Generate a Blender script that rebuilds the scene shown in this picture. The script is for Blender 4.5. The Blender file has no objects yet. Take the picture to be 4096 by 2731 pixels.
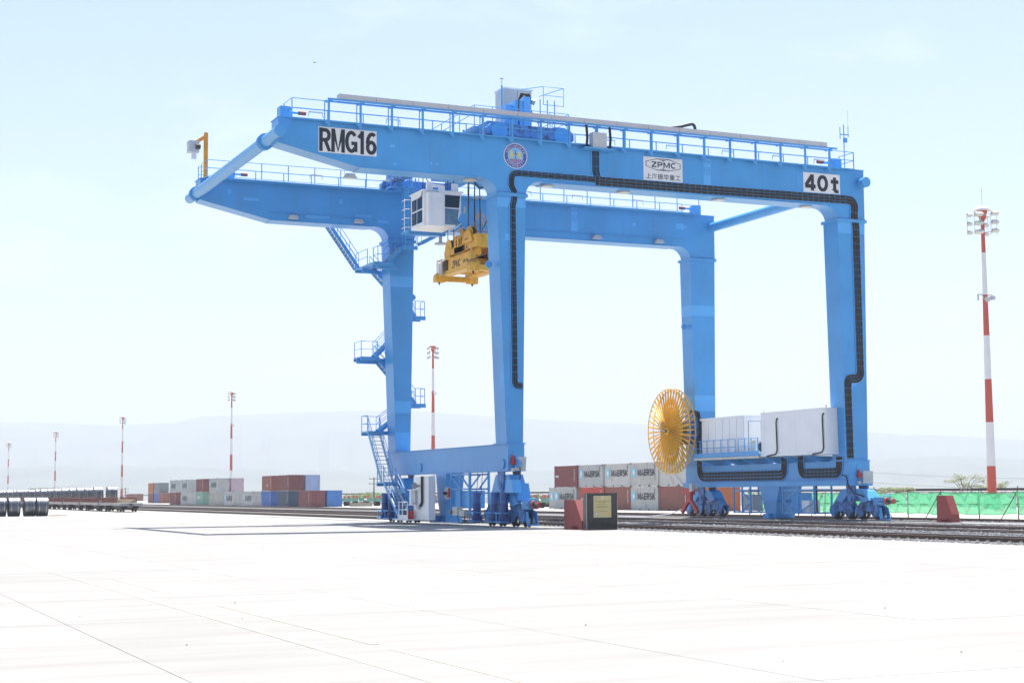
import bpy, bmesh, math, random
from mathutils import Vector, Matrix
random.seed(7)
sc = bpy.context.scene
COL = sc.collection

# ------------------------------------------------------------------ camera, sky, sun, exposure
YAW, PITCH, ROLL, CAMH, FPX = .4227, .0947, -.0072, 2.0023, 6362.72
fw = Vector((math.sin(YAW)*math.cos(PITCH), math.cos(YAW)*math.cos(PITCH), math.sin(PITCH)))
rt = Vector((math.cos(YAW), -math.sin(YAW), 0)); up = rt.cross(fw)
R_ = math.cos(ROLL)*rt + math.sin(ROLL)*up
U_ = -math.sin(ROLL)*rt + math.cos(ROLL)*up
cam = bpy.data.cameras.new('camera'); cam.sensor_width = 36; cam.lens = 36*FPX/4096
cam.clip_start = .1; cam.clip_end = 40000
co = bpy.data.objects.new('camera', cam); COL.objects.link(co)
m = Matrix.Identity(4)
for i in range(3):
    m[i][0] = R_[i]; m[i][1] = U_[i]; m[i][2] = -fw[i]
m[2][3] = CAMH
co.matrix_world = m; sc.camera = co

SUN = Vector((5.1, 6.0, 22.3)).normalized()
w = bpy.data.worlds.new('World'); sc.world = w; w.use_nodes = True
nt = w.node_tree; bg = nt.nodes['Background']
sky = nt.nodes.new('ShaderNodeTexSky'); sky.sky_type = 'NISHITA'; sky.sun_disc = False
sky.sun_elevation = math.asin(SUN.z); sky.sun_rotation = math.atan2(SUN.x, SUN.y)
sky.altitude = 1500; sky.air_density = 1.0; sky.dust_density = 5.0; sky.ozone_density = 3.0
tc = nt.nodes.new('ShaderNodeTexCoord'); mpw = nt.nodes.new('ShaderNodeMapping'); mpw.inputs['Scale'].default_value = (1, 1, 3.2)
nzw = nt.nodes.new('ShaderNodeTexNoise'); nzw.inputs['Scale'].default_value = 4.5; nzw.inputs['Detail'].default_value = 9; nzw.inputs['Roughness'].default_value = .62
mrw = nt.nodes.new('ShaderNodeMapRange'); mrw.inputs[1].default_value = .56; mrw.inputs[2].default_value = .78; mrw.inputs[4].default_value = .25
mxw = nt.nodes.new('ShaderNodeMix'); mxw.data_type = 'RGBA'; mxw.inputs[7].default_value = (7.5, 7.6, 7.7, 1)     # thin, even cloud wisps all over the sky
nt.links.new(tc.outputs['Generated'], mpw.inputs[0]); nt.links.new(mpw.outputs[0], nzw.inputs['Vector']); nt.links.new(nzw.outputs[0], mrw.inputs[0])
nt.links.new(mrw.outputs[0], mxw.inputs[0]); nt.links.new(sky.outputs[0], mxw.inputs[6]); nt.links.new(mxw.outputs[2], bg.inputs[0]); bg.inputs[1].default_value = .078
sl = bpy.data.lights.new('sun', 'SUN'); sl.energy = 4.2; sl.angle = math.radians(.53); sl.color = (1, .955, .89)
so = bpy.data.objects.new('sun', sl); COL.objects.link(so); so.rotation_euler = SUN.to_track_quat('Z', 'Y').to_euler()
so.location = (0, 0, 60)
vs = sc.view_settings; vs.view_transform = 'Standard'; vs.look = 'None'; vs.gamma = 1; vs.exposure = 1.55
sc.cycles.use_denoising = True
sc.cycles.max_bounces = 8; sc.cycles.diffuse_bounces = 4; sc.cycles.transparent_max_bounces = 12

# ------------------------------------------------------------------ helpers
class MB:
    def __init__(s): s.v = []; s.f = []
    def add(s, vs_, fs):
        n = len(s.v); s.v += [tuple(p) for p in vs_]; s.f += [[i+n for i in f] for f in fs]; return s
    def box(s, x0, x1, y0, y1, z0, z1):
        return s.add([(x0,y0,z0),(x1,y0,z0),(x1,y1,z0),(x0,y1,z0),(x0,y0,z1),(x1,y0,z1),(x1,y1,z1),(x0,y1,z1)],
                     [(0,3,2,1),(4,5,6,7),(0,1,5,4),(1,2,6,5),(2,3,7,6),(3,0,4,7)])
    def frus(s, a, za, b, zb):      # rects (x0,x1,y0,y1) at two heights
        r = lambda q, z: [(q[0],q[2],z),(q[1],q[2],z),(q[1],q[3],z),(q[0],q[3],z)]
        return s.add(r(a, za)+r(b, zb), [(0,3,2,1),(4,5,6,7),(0,1,5,4),(1,2,6,5),(2,3,7,6),(3,0,4,7)])
    def cyl(s, p, q, r, r2=None, n=12, cap=True):
        p = Vector(p); q = Vector(q); d = (q-p).normalized(); r2 = r if r2 is None else r2
        a = d.orthogonal().normalized(); b = d.cross(a)
        ring = lambda c, rr: [c+rr*(math.cos(2*math.pi*i/n)*a+math.sin(2*math.pi*i/n)*b) for i in range(n)]
        fs = [(i, (i+1) % n, n+(i+1) % n, n+i) for i in range(n)]
        if cap: fs += [tuple(range(n-1, -1, -1)), tuple(range(n, 2*n))]
        return s.add(ring(p, r)+ring(q, r2), fs)
    def bar(s, p, q, wd, ht, upv=(0,0,1)):   # rectangular bar between points
        p = Vector(p); q = Vector(q); d = (q-p).normalized(); u = Vector(upv); sd = d.cross(u)
        if sd.length < 1e-4: sd = d.orthogonal()
        sd.normalize(); u = sd.cross(d)
        vs_ = []
        for c in (p, q):
            for a, b in ((-1,-1),(1,-1),(1,1),(-1,1)): vs_.append(c+sd*a*wd/2+u*b*ht/2)
        return s.add(vs_, [(0,3,2,1),(4,5,6,7),(0,1,5,4),(1,2,6,5),(2,3,7,6),(3,0,4,7)])
    def path(s, pts, r, n=5, closed=False):
        pts = [Vector(p) for p in pts]; N = len(pts); rings = []; a = None
        for i, p in enumerate(pts):
            if closed: t = pts[(i+1) % N]-pts[i-1]
            else: t = pts[min(i+1, N-1)]-pts[max(i-1, 0)]
            t.normalize()
            if a is None: a = t.orthogonal().normalized()
            else:
                a = a-t*a.dot(t)
                a = a.normalized() if a.length > 1e-5 else t.orthogonal().normalized()
            b = t.cross(a)
            rings.append([p+r*(math.cos(2*math.pi*k/n)*a+math.sin(2*math.pi*k/n)*b) for k in range(n)])
        fs = []
        for i in range(N if closed else N-1):
            j = (i+1) % N
            for k in range(n): fs.append((i*n+k, i*n+(k+1) % n, j*n+(k+1) % n, j*n+k))
        if not closed: fs += [tuple(range(n-1, -1, -1)), tuple(range((N-1)*n, N*n))]
        return s.add([p for r_ in rings for p in r_], fs)
    def prism(s, poly, ax, a0, a1):
        n = len(poly)
        mk = {'x': lambda u, v, a: (a,u,v), 'y': lambda u, v, a: (u,a,v), 'z': lambda u, v, a: (u,v,a)}[ax]
        return s.add([mk(u, v, a0) for u, v in poly]+[mk(u, v, a1) for u, v in poly],
                     [tuple(range(n-1,-1,-1)), tuple(range(n,2*n))]+[(i,(i+1)%n,n+(i+1)%n,n+i) for i in range(n)])
    def ball(s, c, rx, ry=None, rz=None, n=12, h=8, z0=-1.0):
        ry = rx if ry is None else ry; rz = rx if rz is None else rz
        t0 = math.asin(z0); vs_ = []
        for j in range(h+1):
            t = t0+(math.pi/2-t0)*j/h
            for i in range(n):
                a = 2*math.pi*i/n
                vs_.append((c[0]+rx*math.cos(t)*math.cos(a), c[1]+ry*math.cos(t)*math.sin(a), c[2]+rz*math.sin(t)))
        fs = [(j*n+i, j*n+(i+1)%n, (j+1)*n+(i+1)%n, (j+1)*n+i) for j in range(h) for i in range(n)]
        fs.append(tuple(range(n-1,-1,-1)))
        return s.add(vs_, fs)
    def mesh(s, name, mt=None, smooth=False, off=(0,0,0), fix=True):
        me = bpy.data.meshes.new(name)
        me.from_pydata([(x-off[0], y-off[1], z-off[2]) for x, y, z in s.v], [], s.f)
        if fix:
            bm = bmesh.new(); bm.from_mesh(me)
            bmesh.ops.recalc_face_normals(bm, faces=bm.faces); bm.to_mesh(me); bm.free()
        if smooth:
            me.polygons.foreach_set('use_smooth', [True]*len(me.polygons))
            try: me.set_sharp_from_angle(angle=math.radians(40))
            except Exception: pass
        if mt: me.materials.append(mt)
        return me
    def build(s, name, mt, parent=None, smooth=False):
        off = wl(parent)
        return obj(name, s.mesh(name, mt, smooth, off), parent)
def wl(o):
    L = Vector((0,0,0))
    while o is not None: L += Vector(o.location); o = o.parent
    return L
def obj(name, me, parent=None, loc=None):
    o = bpy.data.objects.new(name, me); COL.objects.link(o)
    if parent: o.parent = parent
    if loc is not None: o.location = loc
    return o
def tag(o, label, cat, group=None, kind=None):
    if label: o['label'] = label
    if cat: o['category'] = cat
    if group: o['group'] = group
    if kind: o['kind'] = kind
    return o
def thing(name, label, cat, loc=(0,0,0), group=None, rz=0):
    o = bpy.data.objects.new(name, None); COL.objects.link(o); o.location = loc; o.rotation_euler.z = rz
    o.empty_display_size = .5
    return tag(o, label, cat, group)
def struct(o): o['kind'] = 'structure'; return o
def copy_tree(o, parent=None):
    c = o.copy(); COL.objects.link(c); c.parent = parent
    for ch in list(o.children): copy_tree(ch, c)
    return c
def setmat(o, mt):
    o.material_slots[0].link = 'OBJECT'; o.material_slots[0].material = mt
def arc(cx, cy, r, a0, a1, n):
    return [(cx+r*math.cos(math.radians(a0+(a1-a0)*i/n)), cy+r*math.sin(math.radians(a0+(a1-a0)*i/n))) for i in range(n+1)]

# ------------------------------------------------------------------ materials
def pm(name, col, rough=.5, metal=0., var=.12, scale=1.5, spec=.5, dirt=None, damt=.0, dscale=(1,1,.15), dsharp=(.55,.75), bump=0., bscale=40., rnd=0.):
    mt = bpy.data.materials.new(name); mt.use_nodes = True
    T = mt.node_tree; N = T.nodes; L = T.links; P = N['Principled BSDF']
    P.inputs['Roughness'].default_value = rough; P.inputs['Metallic'].default_value = metal
    P.inputs['Specular IOR Level'].default_value = spec
    g = N.new('ShaderNodeNewGeometry')
    n1 = N.new('ShaderNodeTexNoise'); n1.inputs['Scale'].default_value = scale; n1.inputs['Detail'].default_value = 5
    L.new(g.outputs['Position'], n1.inputs['Vector'])
    mr = N.new('ShaderNodeMapRange'); mr.inputs[1].default_value = .3; mr.inputs[2].default_value = .7
    mr.inputs[3].default_value = 1-var; mr.inputs[4].default_value = 1+var
    L.new(n1.outputs[0], mr.inputs[0])
    mx = N.new('ShaderNodeMix'); mx.data_type = 'RGBA'; mx.blend_type = 'MULTIPLY'; mx.inputs[0].default_value = 1
    mx.inputs[6].default_value = (*col, 1)
    src = mr.outputs[0]
    if rnd:
        oi = N.new('ShaderNodeObjectInfo'); m2 = N.new('ShaderNodeMapRange')
        m2.inputs[3].default_value = 1-rnd; m2.inputs[4].default_value = 1+rnd
        L.new(oi.outputs['Random'], m2.inputs[0])
        mu = N.new('ShaderNodeMath'); mu.operation = 'MULTIPLY'; L.new(mr.outputs[0], mu.inputs[0]); L.new(m2.outputs[0], mu.inputs[1]); src = mu.outputs[0]
    L.new(src, mx.inputs[7]); out = mx.outputs[2]
    if dirt:
        mp = N.new('ShaderNodeMapping'); mp.inputs['Scale'].default_value = dscale; L.new(g.outputs['Position'], mp.inputs[0])
        n2 = N.new('ShaderNodeTexNoise'); n2.inputs['Scale'].default_value = 2.2; n2.inputs['Detail'].default_value = 8; n2.inputs['Roughness'].default_value = .65
        L.new(mp.outputs[0], n2.inputs['Vector'])
        r2 = N.new('ShaderNodeMapRange'); r2.inputs[1].default_value = dsharp[0]; r2.inputs[2].default_value = dsharp[1]; r2.inputs[4].default_value = damt
        L.new(n2.outputs[0], r2.inputs[0])
        m3 = N.new('ShaderNodeMix'); m3.data_type = 'RGBA'; m3.inputs[7].default_value = (*dirt, 1)
        L.new(r2.outputs[0], m3.inputs[0]); L.new(out, m3.inputs[6]); out = m3.outputs[2]
    L.new(out, P.inputs['Base Color'])
    if bump:
        n3 = N.new('ShaderNodeTexNoise'); n3.inputs['Scale'].default_value = bscale; n3.inputs['Detail'].default_value = 4
        L.new(g.outputs['Position'], n3.inputs['Vector'])
        bp = N.new('ShaderNodeBump'); bp.inputs['Strength'].default_value = bump; bp.inputs['Distance'].default_value = .02
        L.new(n3.outputs[0], bp.inputs['Height']); L.new(bp.outputs[0], P.inputs['Normal'])
    return mt
BLUE = (.06, .315, .68)
M = {}
M['blue'] = pm('crane_blue_paint', BLUE, .33, var=.08, scale=.45, dirt=(.13,.2,.29), damt=.32, dscale=(.7,.7,.12), dsharp=(.5,.85))
M['seam'] = pm('weld_seam_blue', (.06,.26,.52), .5, var=.2, scale=2)
M['blue_b'] = pm('crane_blue_smooth', (.07,.335,.69), .38, var=.06, scale=1)
M['blue_patch'] = pm('touch_up_blue', (.1,.41,.82), .4, var=.04)
M['blue_rail'] = pm('handrail_blue', (.075,.34,.7), .42, var=.05)
M['blue_dark'] = pm('motor_blue', (.024,.075,.25), .45, var=.2, scale=4, dirt=(.12,.14,.17), damt=.3)
M['blue_hood'] = pm('motor_hood_blue', (.045,.13,.36), .5, var=.15, scale=4)
M['blue_bogie'] = pm('bogie_blue', (.07,.24,.56), .5, var=.15, scale=2, dirt=(.025,.03,.045), damt=.85, dscale=(1,1,.7), dsharp=(.47,.62))
M['white'] = pm('white_panel', (.84,.85,.86), .35, var=.04, scale=.8, dirt=(.45,.42,.38), damt=.25, dscale=(1,1,.08))
M['cream'] = pm('cream_panel', (.62,.6,.52), .45, var=.05, scale=2)
M['sign_white'] = pm('sign_white', (.74,.74,.75), .45, var=.04, scale=1.2, dirt=(.5,.48,.46), damt=.3, dscale=(1,1,.1))
M['black'] = pm('black_lettering', (.012,.014,.024), .5, var=.05)
M['cable'] = pm('black_cable', (.014,.013,.014), .55, var=.3, scale=6)
M['cable_dust'] = pm('dusty_cable', (.034,.028,.026), .65, var=.4, scale=5)
M['steel'] = pm('worn_steel', (.45,.44,.42), .3, 1, var=.2, scale=5)
M['grey_box'] = pm('grey_enclosure', (.48,.5,.52), .45, var=.06, scale=2)
M['cover'] = pm('trough_cover', (.5,.5,.53), .5, var=.06, scale=1, dirt=(.42,.36,.3), damt=.35, dscale=(1,1,.4))
M['yellow'] = pm('spreader_yellow', (.78,.42,.035), .45, var=.1, scale=1.5, dirt=(.2,.1,.03), damt=.5, dscale=(1,1,.5), dsharp=(.5,.75))
M['reel_yellow'] = pm('reel_yellow', (.8,.44,.035), .4, var=.08, scale=2)
M['orange'] = pm('orange_hoist', (.75,.28,.02), .45)
M['red'] = pm('red_part', (.5,.035,.03), .4, var=.1)
M['redbuf'] = pm('oxide_red', (.26,.05,.045), .6, var=.12, scale=2, bump=.1)
M['glass'] = pm('cab_glass', (.015,.03,.04), .06, var=.02, spec=.8)
M['glass_light'] = pm('cab_glass_light', (.12,.22,.32), .08, var=.25, scale=2.5, spec=.8)
M['dark'] = pm('dark_interior', (.012,.014,.018), .7, var=.2)
M['rail'] = pm('rusted_rail', (.075,.045,.037), .6, .2, var=.3, scale=5)
M['railhead'] = pm('rail_head', (.42,.36,.34), .35, .9, var=.15, scale=3)
M['sleeper'] = pm('concrete_sleeper', (.45,.43,.39), .85, var=.15, scale=3, bump=.1, rnd=.1)
M['clip'] = pm('rail_clip', (.25,.24,.2), .7)
M['concrete'] = pm('yard_concrete', (.24,.235,.224), .8, var=.05, scale=.3, dirt=(.165,.159,.148), damt=.7, dscale=(.06,.5,1), dsharp=(.45,.8), bump=.12, bscale=25, rnd=.03)
M['apron'] = pm('far_apron', (.36,.345,.325), .9, var=.06, scale=.2, dirt=(.24,.225,.2), damt=.5, dscale=(.4,.05,1), dsharp=(.5,.8))
M['earth'] = pm('dry_earth', (.3,.27,.22), .95, var=.15, scale=.05, dirt=(.14,.17,.08), damt=.6, dscale=(.02,.02,1))
M['joint'] = pm('joint_filler', (.23,.225,.215), .9, var=.1, dirt=(.13,.125,.118), damt=.8, dscale=(.5,.5,1), dsharp=(.48,.66))
M['yline'] = pm('faded_yellow_paint', (.33,.31,.21), .7, var=.1, scale=2, dirt=(.27,.265,.25), damt=.9, dscale=(2,.6,1), dsharp=(.4,.62))
M['ballast'] = pm('ballast_stone', (.2,.205,.215), .9, var=.5, scale=9)
M['ballastbed'] = pm('ballast_bed', (.3,.29,.28), .95, var=.35, scale=7, dirt=(.5,.48,.44), damt=.8, dscale=(.2,.05,1), bump=.6, bscale=18)
M['granite'] = pm('black_granite', (.02,.022,.026), .12, var=.3, scale=14, spec=.6)
M['granite_edge'] = pm('granite_edge', (.5,.5,.5), .5)
M['plaque'] = pm('plaque_yellow', (.52,.44,.2), .45, var=.05)
M['plaquetext'] = pm('plaque_text', (.15,.12,.06), .6)
M['mast_red'] = pm('mast_red', (.5,.075,.045), .5, var=.06, scale=1)
M['mast_white'] = pm('mast_white', (.7,.69,.68), .5, var=.04, scale=1)
M['alu'] = pm('aluminium', (.6,.6,.62), .35, .7)
M['lampglass'] = pm('lamp_glass', (.55,.56,.52), .25)
M['coil'] = pm('steel_coil', (.1,.11,.13), .45, .85, var=.25, scale=1.3, dirt=(.05,.045,.04), damt=.5, dscale=(3,.5,.5))
M['coil_end'] = pm('coil_end', (.055,.055,.065), .5, .6, var=.3, scale=8)
M['wagon_grey'] = pm('wagon_grey', (.26,.26,.27), .6, var=.15, scale=1)
M['wagon_dark'] = pm('wagon_running_gear', (.05,.042,.036), .7, var=.3, scale=3)
M['cradle'] = pm('cradle_oxide', (.17,.05,.045), .65, var=.2, scale=2)
M['timber'] = pm('pale_timber', (.4,.3,.19), .85, var=.2, scale=5)
M['pole'] = pm('rough_pole', (.17,.12,.08), .9, var=.3, scale=4)
M['trailer'] = pm('trailer_green', (.16,.34,.26), .55, var=.15, scale=2, dirt=(.3,.26,.2), damt=.4)
M['tyre'] = pm('tyre_rubber', (.018,.018,.02), .85, var=.2, scale=5)
M['hub'] = pm('wheel_hub', (.35,.33,.28), .6)
M['coral'] = pm('coral_disc', (.55,.12,.07), .5)
M['leaf'] = pm('dry_leaf', (.17,.19,.07), .7, var=.35, scale=3)
M['leaf2'] = pm('shrub_leaf', (.13,.2,.06), .7, var=.35, scale=2)
M['bark'] = pm('bark', (.16,.13,.1), .9, var=.2, scale=6)
M['hill'] = pm('hill_scrub', (.075,.09,.06), .95, var=.35, scale=.004, dirt=(.16,.13,.09), damt=.6, dscale=(.0015,.0015,.004))
M['wood_pole'] = pm('utility_pole', (.12,.1,.09), .9)
M['ceramic'] = pm('insulator', (.3,.3,.32), .4)
M['emb_blue'] = pm('emblem_navy', (.06,.09,.42), .5, var=.03)
M['emb_sky'] = pm('emblem_sky', (.16,.5,.86), .5, var=.03)
M['emb_yellow'] = pm('emblem_yellow', (.75,.6,.06), .5, var=.03)
M['emb_red'] = pm('emblem_red', (.6,.06,.09), .5, var=.03)
M['emb_white'] = pm('emblem_white', (.78,.78,.8), .5, var=.03)
M['emb_gold'] = pm('emblem_letter', (.62,.53,.38), .5, var=.03)
M['logo_blue'] = pm('logo_light_blue', (.22,.58,.75), .5, var=.06)
# green shade net: half open cloth
def netmat():
    mt = pm('shade_net', (.09,.54,.23), .7, var=.16, scale=1.2, dirt=(.3,.62,.34), damt=.5, dscale=(.8,.8,.3))
    T = mt.node_tree; N = T.nodes; L = T.links; P = N['Principled BSDF']; O = N['Material Output']
    tl = N.new('ShaderNodeBsdfTranslucent'); tl.inputs[0].default_value = (.15,.74,.34,1)
    tr = N.new('ShaderNodeBsdfTransparent')
    a = N.new('ShaderNodeMixShader'); a.inputs[0].default_value = .55
    b = N.new('ShaderNodeMixShader'); b.inputs[0].default_value = .16
    L.new(P.outputs[0], a.inputs[1]); L.new(tl.outputs[0], a.inputs[2]); L.new(a.outputs[0], b.inputs[1]); L.new(tr.outputs[0], b.inputs[2])
    L.new(b.outputs[0], O.inputs[0]); return mt
M['net'] = netmat()
M['nethem'] = pm('net_hem', (.06,.5,.18), .7, var=.15)
CM = {}
def cmat(name, col, rust=.25):
    if name not in CM: CM[name] = pm('container_'+name, col, .55, var=.08, scale=.9, dirt=(.24,.11,.05), damt=rust, dscale=(1.2,1.2,.35), dsharp=(.56,.72), rnd=.06)
    return CM[name]
cmat('grey', (.43,.44,.43), .75); cmat('grey2', (.5,.5,.47), .8); cmat('maroon', (.2,.06,.06), .3); cmat('red', (.48,.07,.05), .2)
cmat('brown', (.27,.1,.075), .3); cmat('orange', (.42,.13,.05), .3); cmat('blue', (.055,.15,.42), .15); cmat('navy', (.06,.085,.13), .2)
cmat('green', (.2,.36,.29), .25); cmat('oocl', (.4,.4,.36), .4); cmat('slate', (.2,.24,.26), .2); cmat('lblue', (.3,.38,.55), .2)
cmat('sky', (.06,.2,.5), .15); cmat('pink', (.45,.36,.42), .3); cmat('teal', (.1,.3,.16), .2); cmat('rustframe', (.17,.12,.1), .7)

# ------------------------------------------------------------------ lettering (built-in font turned to mesh)
_tc = {}
def glyphs(s, bold=0.):
    k = (s, bold)
    if k in _tc: return _tc[k]
    cu = bpy.data.curves.new('t', 'FONT'); cu.body = s; cu.size = 1; cu.offset = bold; cu.resolution_u = 3; cu.fill_mode = 'FRONT'
    o = bpy.data.objects.new('t', cu); COL.objects.link(o)
    dg = bpy.context.evaluated_depsgraph_get(); me = bpy.data.meshes.new_from_object(o.evaluated_get(dg))
    V = [tuple(v.co[:2]) for v in me.vertices]; F = [tuple(p.vertices) for p in me.polygons]
    bpy.data.objects.remove(o); bpy.data.curves.remove(cu); bpy.data.meshes.remove(me)
    if not V: V = [(0,0),(1,0),(1,1)]; F = [(0,1,2)]
    x0 = min(v[0] for v in V); x1 = max(v[0] for v in V); y0 = min(v[1] for v in V); y1 = max(v[1] for v in V)
    V = [((x-x0)/(x1-x0), (y-y0)/(y1-y0)) for x, y in V]
    _tc[k] = (V, F); return _tc[k]
def letter(mb, s, O, wv, hv, bold=.0):     # text filling the parallelogram O + u*wv + v*hv
    V, F = glyphs(s, bold); O = Vector(O); wv = Vector(wv); hv = Vector(hv)
    return mb.add([O+wv*a+hv*b for a, b in V], F)

def _arc(cx, cy, rx, ry, a0, a1, n=10): return [(cx+rx*math.cos(math.radians(a0+(a1-a0)*i/n)), cy+ry*math.sin(math.radians(a0+(a1-a0)*i/n))) for i in range(n+1)]
# heavy sans capitals drawn as strokes: (advance width, [polylines]) in a cell 1 high, stroke .2 wide
STROKES = {
 'R': (.78, [[(.1,0),(.1,1)], [(.1,.91),(.42,.91)]+_arc(.42,.7,.24,.21,90,-90)[1:]+[(.1,.49)], [(.4,.47),(.7,0)]]),
 'M': (.9, [[(.1,0),(.1,1)], [(.8,0),(.8,1)], [(.12,.97),(.45,.06),(.78,.97)]]),
 'G': (.82, [_arc(.42,.5,.32,.4,40,320,18), [(.42,.44),(.72,.44),(.72,.08)]]),
 '1': (.52, [[(.3,0),(.3,1)], [(.04,.7),(.3,.9)]]),
 '6': (.72, [_arc(.36,.32,.26,.23,0,360,18), _arc(.42,.5,.32,.4,55,185,10)]),
 '4': (.78, [[(.54,0),(.54,1)], [(.52,.93),(.08,.3)], [(.04,.27),(.76,.27)]]),
 '0': (.74, [_arc(.37,.5,.27,.41,0,360,24)]),
 't': (.6, [[(.3,1),(.3,.25)]+_arc(.46,.25,.16,.16,180,270,5)+[(.58,.09)], [(.03,.72),(.58,.72)]]),
 'Z': (.72, [[(.04,.91),(.68,.91)], [(.62,.86),(.1,.14)], [(.04,.09),(.68,.09)]]),
 'P': (.72, [[(.1,0),(.1,1)], [(.1,.91),(.4,.91)]+_arc(.4,.68,.24,.23,90,-90)[1:]+[(.1,.45)]]),
 'C': (.74, [_arc(.4,.5,.3,.41,48,312,18)]),
 'A': (.84, [[(.08,0),(.42,.97),(.76,0)], [(.2,.27),(.64,.27)]]),
 'E': (.68, [[(.1,0),(.1,1)], [(.1,.91),(.64,.91)], [(.1,.5),(.58,.5)], [(.1,.09),(.64,.09)]]),
 'S': (.7, [_arc(.35,.71,.25,.2,30,270,9)[:-1]+_arc(.35,.29,.25,.22,90,-150,9)]),
 'K': (.78, [[(.1,0),(.1,1)], [(.12,.36),(.7,.98)], [(.34,.58),(.72,0)]]),
 'O': (.8, [_arc(.4,.5,.3,.41,0,360,20)]),
 'L': (.64, [[(.1,0),(.1,1)], [(.1,.09),(.6,.09)]]),
}
def ribbon(mb, text, O, wv, hv, sw=.2, out=(0,-1,0), gap=.06):
    tot = sum(STROKES[c][0] for c in text)+gap*(len(text)-1); O = Vector(O); wv = Vector(wv); hv = Vector(hv); out = Vector(out); x0 = 0; W_, H_ = wv.length, hv.length
    for c in text:
        adv, st = STROKES[c]
        for si, pl in enumerate(st):
            P = [Vector((((x0+x)/tot)*W_, y*H_)) for x, y in pl]; closed = (P[0]-P[-1]).length < 1e-5
            if closed: P = P[:-1]
            hw = sw*H_*.5*min(1, (W_/tot)/H_*1.15+.05); n = len(P); V = []
            for i, p in enumerate(P):
                a = (P[i]-P[i-1]).normalized() if (i or closed) else None
                b = (P[(i+1) % n]-P[i]).normalized() if (i < n-1 or closed) else None
                if a is None: d = Vector((-b.y, b.x))
                elif b is None: d = Vector((-a.y, a.x))
                else:
                    na = Vector((-a.y, a.x)); nb = Vector((-b.y, b.x)); d = na+nb; d = d/max(.45, d.dot(na))
                for sg in (1, -1):
                    q = p+d*hw*sg; q.y = min(max(q.y, 0), H_); V.append(O+wv.normalized()*q.x+hv.normalized()*q.y+out*.0015*si)
            mb.add(V, [(2*i, 2*i+1, 2*((i+1) % n)+1, 2*((i+1) % n)) for i in range(n if closed else n-1)])
        x0 += adv+gap
    return mb
for s_, b_ in (('上海振华重工',.01),('CHINA SHIPPING',.02),('tex',.02),('HAMBURG',.02),('SWL 50t',.01),('SWL 40t',.01)): glyphs(s_, b_)
for ch in 'KENYAPORTSUHI•': glyphs(ch, .02)

# ------------------------------------------------------------------ ground, yard, hills
o = struct(MB().box(-3600, 7600, -250, 10800, -.5, -.06).build('ground', M['earth']))
JX, JY = 3.95, 14.3
yard = struct(MB().box(-26.05, 40.15, -20.5, 460, -.055, -.012).build('concrete_yard', M['joint']))
slab_me = MB().frus((0,5.994,0,5.794), -.011, (.003,5.991,.003,5.791), 0).mesh('slab', M['concrete'])
slab_end = MB().frus((0,.2,0,5.785), -.011, (.004,.196,.004,5.781), 0).mesh('slab_edge', M['concrete'])
for i in range(-3, 7):
    for j in range(-2, 22):
        o = obj('slab', slab_me if i < 6 else slab_end, yard, (JX+6*i, JY+5.8*j, random.uniform(-.0012, .0012)))
MB().box(-26, 40.15, 141.91, 460, -.011, 0).build('far_paving', M['apron'], yard)
# painted lines on the yard
for i, (x0, x1, y0, y1) in enumerate(((6.24,6.38,15,60),(7.08,7.2,14,19.7),(7.08,7.2,20.4,29),(7.06,7.18,33,39.4))):
    struct(MB().add([(x0,y0,.004),(x1,y0,.004),(x1,y1,.004),(x0,y1,.004)], [(0,1,2,3)]).build('yellow_line', M['yline']))
# crane rails
cr = struct(MB().box(38.66, 38.84, 77.5, 420, -.02, .012).build('crane_rail', M['rail']))
MB().box(38.72, 38.78, 77.5, 420, .012, .02).build('rail_head', M['railhead'], cr)
beam = struct(MB().box(62.2, 64.4, 66, 420, -.05, .05).build('rail_beam', M['concrete']))
MB().box(63.17, 63.35, 77, 420, .05, .09).build('crane_rail', M['rail'], beam)
MB().box(63.2, 63.32, 77, 420, .09, .11).build('rail_head', M['railhead'], beam)
# ballast bed and tracks
bb = struct(MB().box(40.16, 69.4, -20, 460, -.055, -.02).build('ballast_bed', M['ballastbed']))
ap = struct(MB().box(69.41, 121.5, -20, 460, -.055, 0).build('apron', M['apron']))
def rail_profile(mb, hd, x, y0, y1, z=.0):
    mb.box(x-.075, x+.075, y0, y1, z, z+.03); mb.box(x-.012, x+.012, y0, y1, z+.03, z+.13); mb.box(x-.036, x+.036, y0, y1, z+.13, z+.165)
    hd.box(x-.03, x+.03, y0, y1, z+.166, z+.172)
sleeper_me = MB().frus((-1.25,1.25,-.13,.13), -.12, (-1.23,1.23,-.1,.1), .02).mesh('sleeper', M['sleeper'])
clipm = MB()
for sx in (-.725,.725):
    for dx in (-.11,.11): clipm.frus((sx+dx-.05,sx+dx+.05,-.06,.06), .02, (sx+dx-.03,sx+dx+.03,-.04,.04), .075)
clip_me = clipm.mesh('rail_clip', M['clip'])
for k, (xc, y0, lab) in enumerate(((42.32,30,1),(48.72,36,1),(54.1,36,1),(66.9,30,0))):
    tr = struct(obj('railway_track', None, None, (xc, y0, 0)))
    for sx in (-.725,.725):
        a = MB(); b = MB(); rail_profile(a, b, xc+sx, y0, 440, .02)
        r_ = a.build('rail', M['rail'], tr); b.build('rail_head', M['railhead'], r_)
    n = 118 if k < 3 else 60
    for i in range(n):
        yy = 41+i*.6
        s_ = obj('sleeper', sleeper_me, tr, (0, yy-y0, 0)); obj('rail_clip', clip_me, s_)
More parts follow.
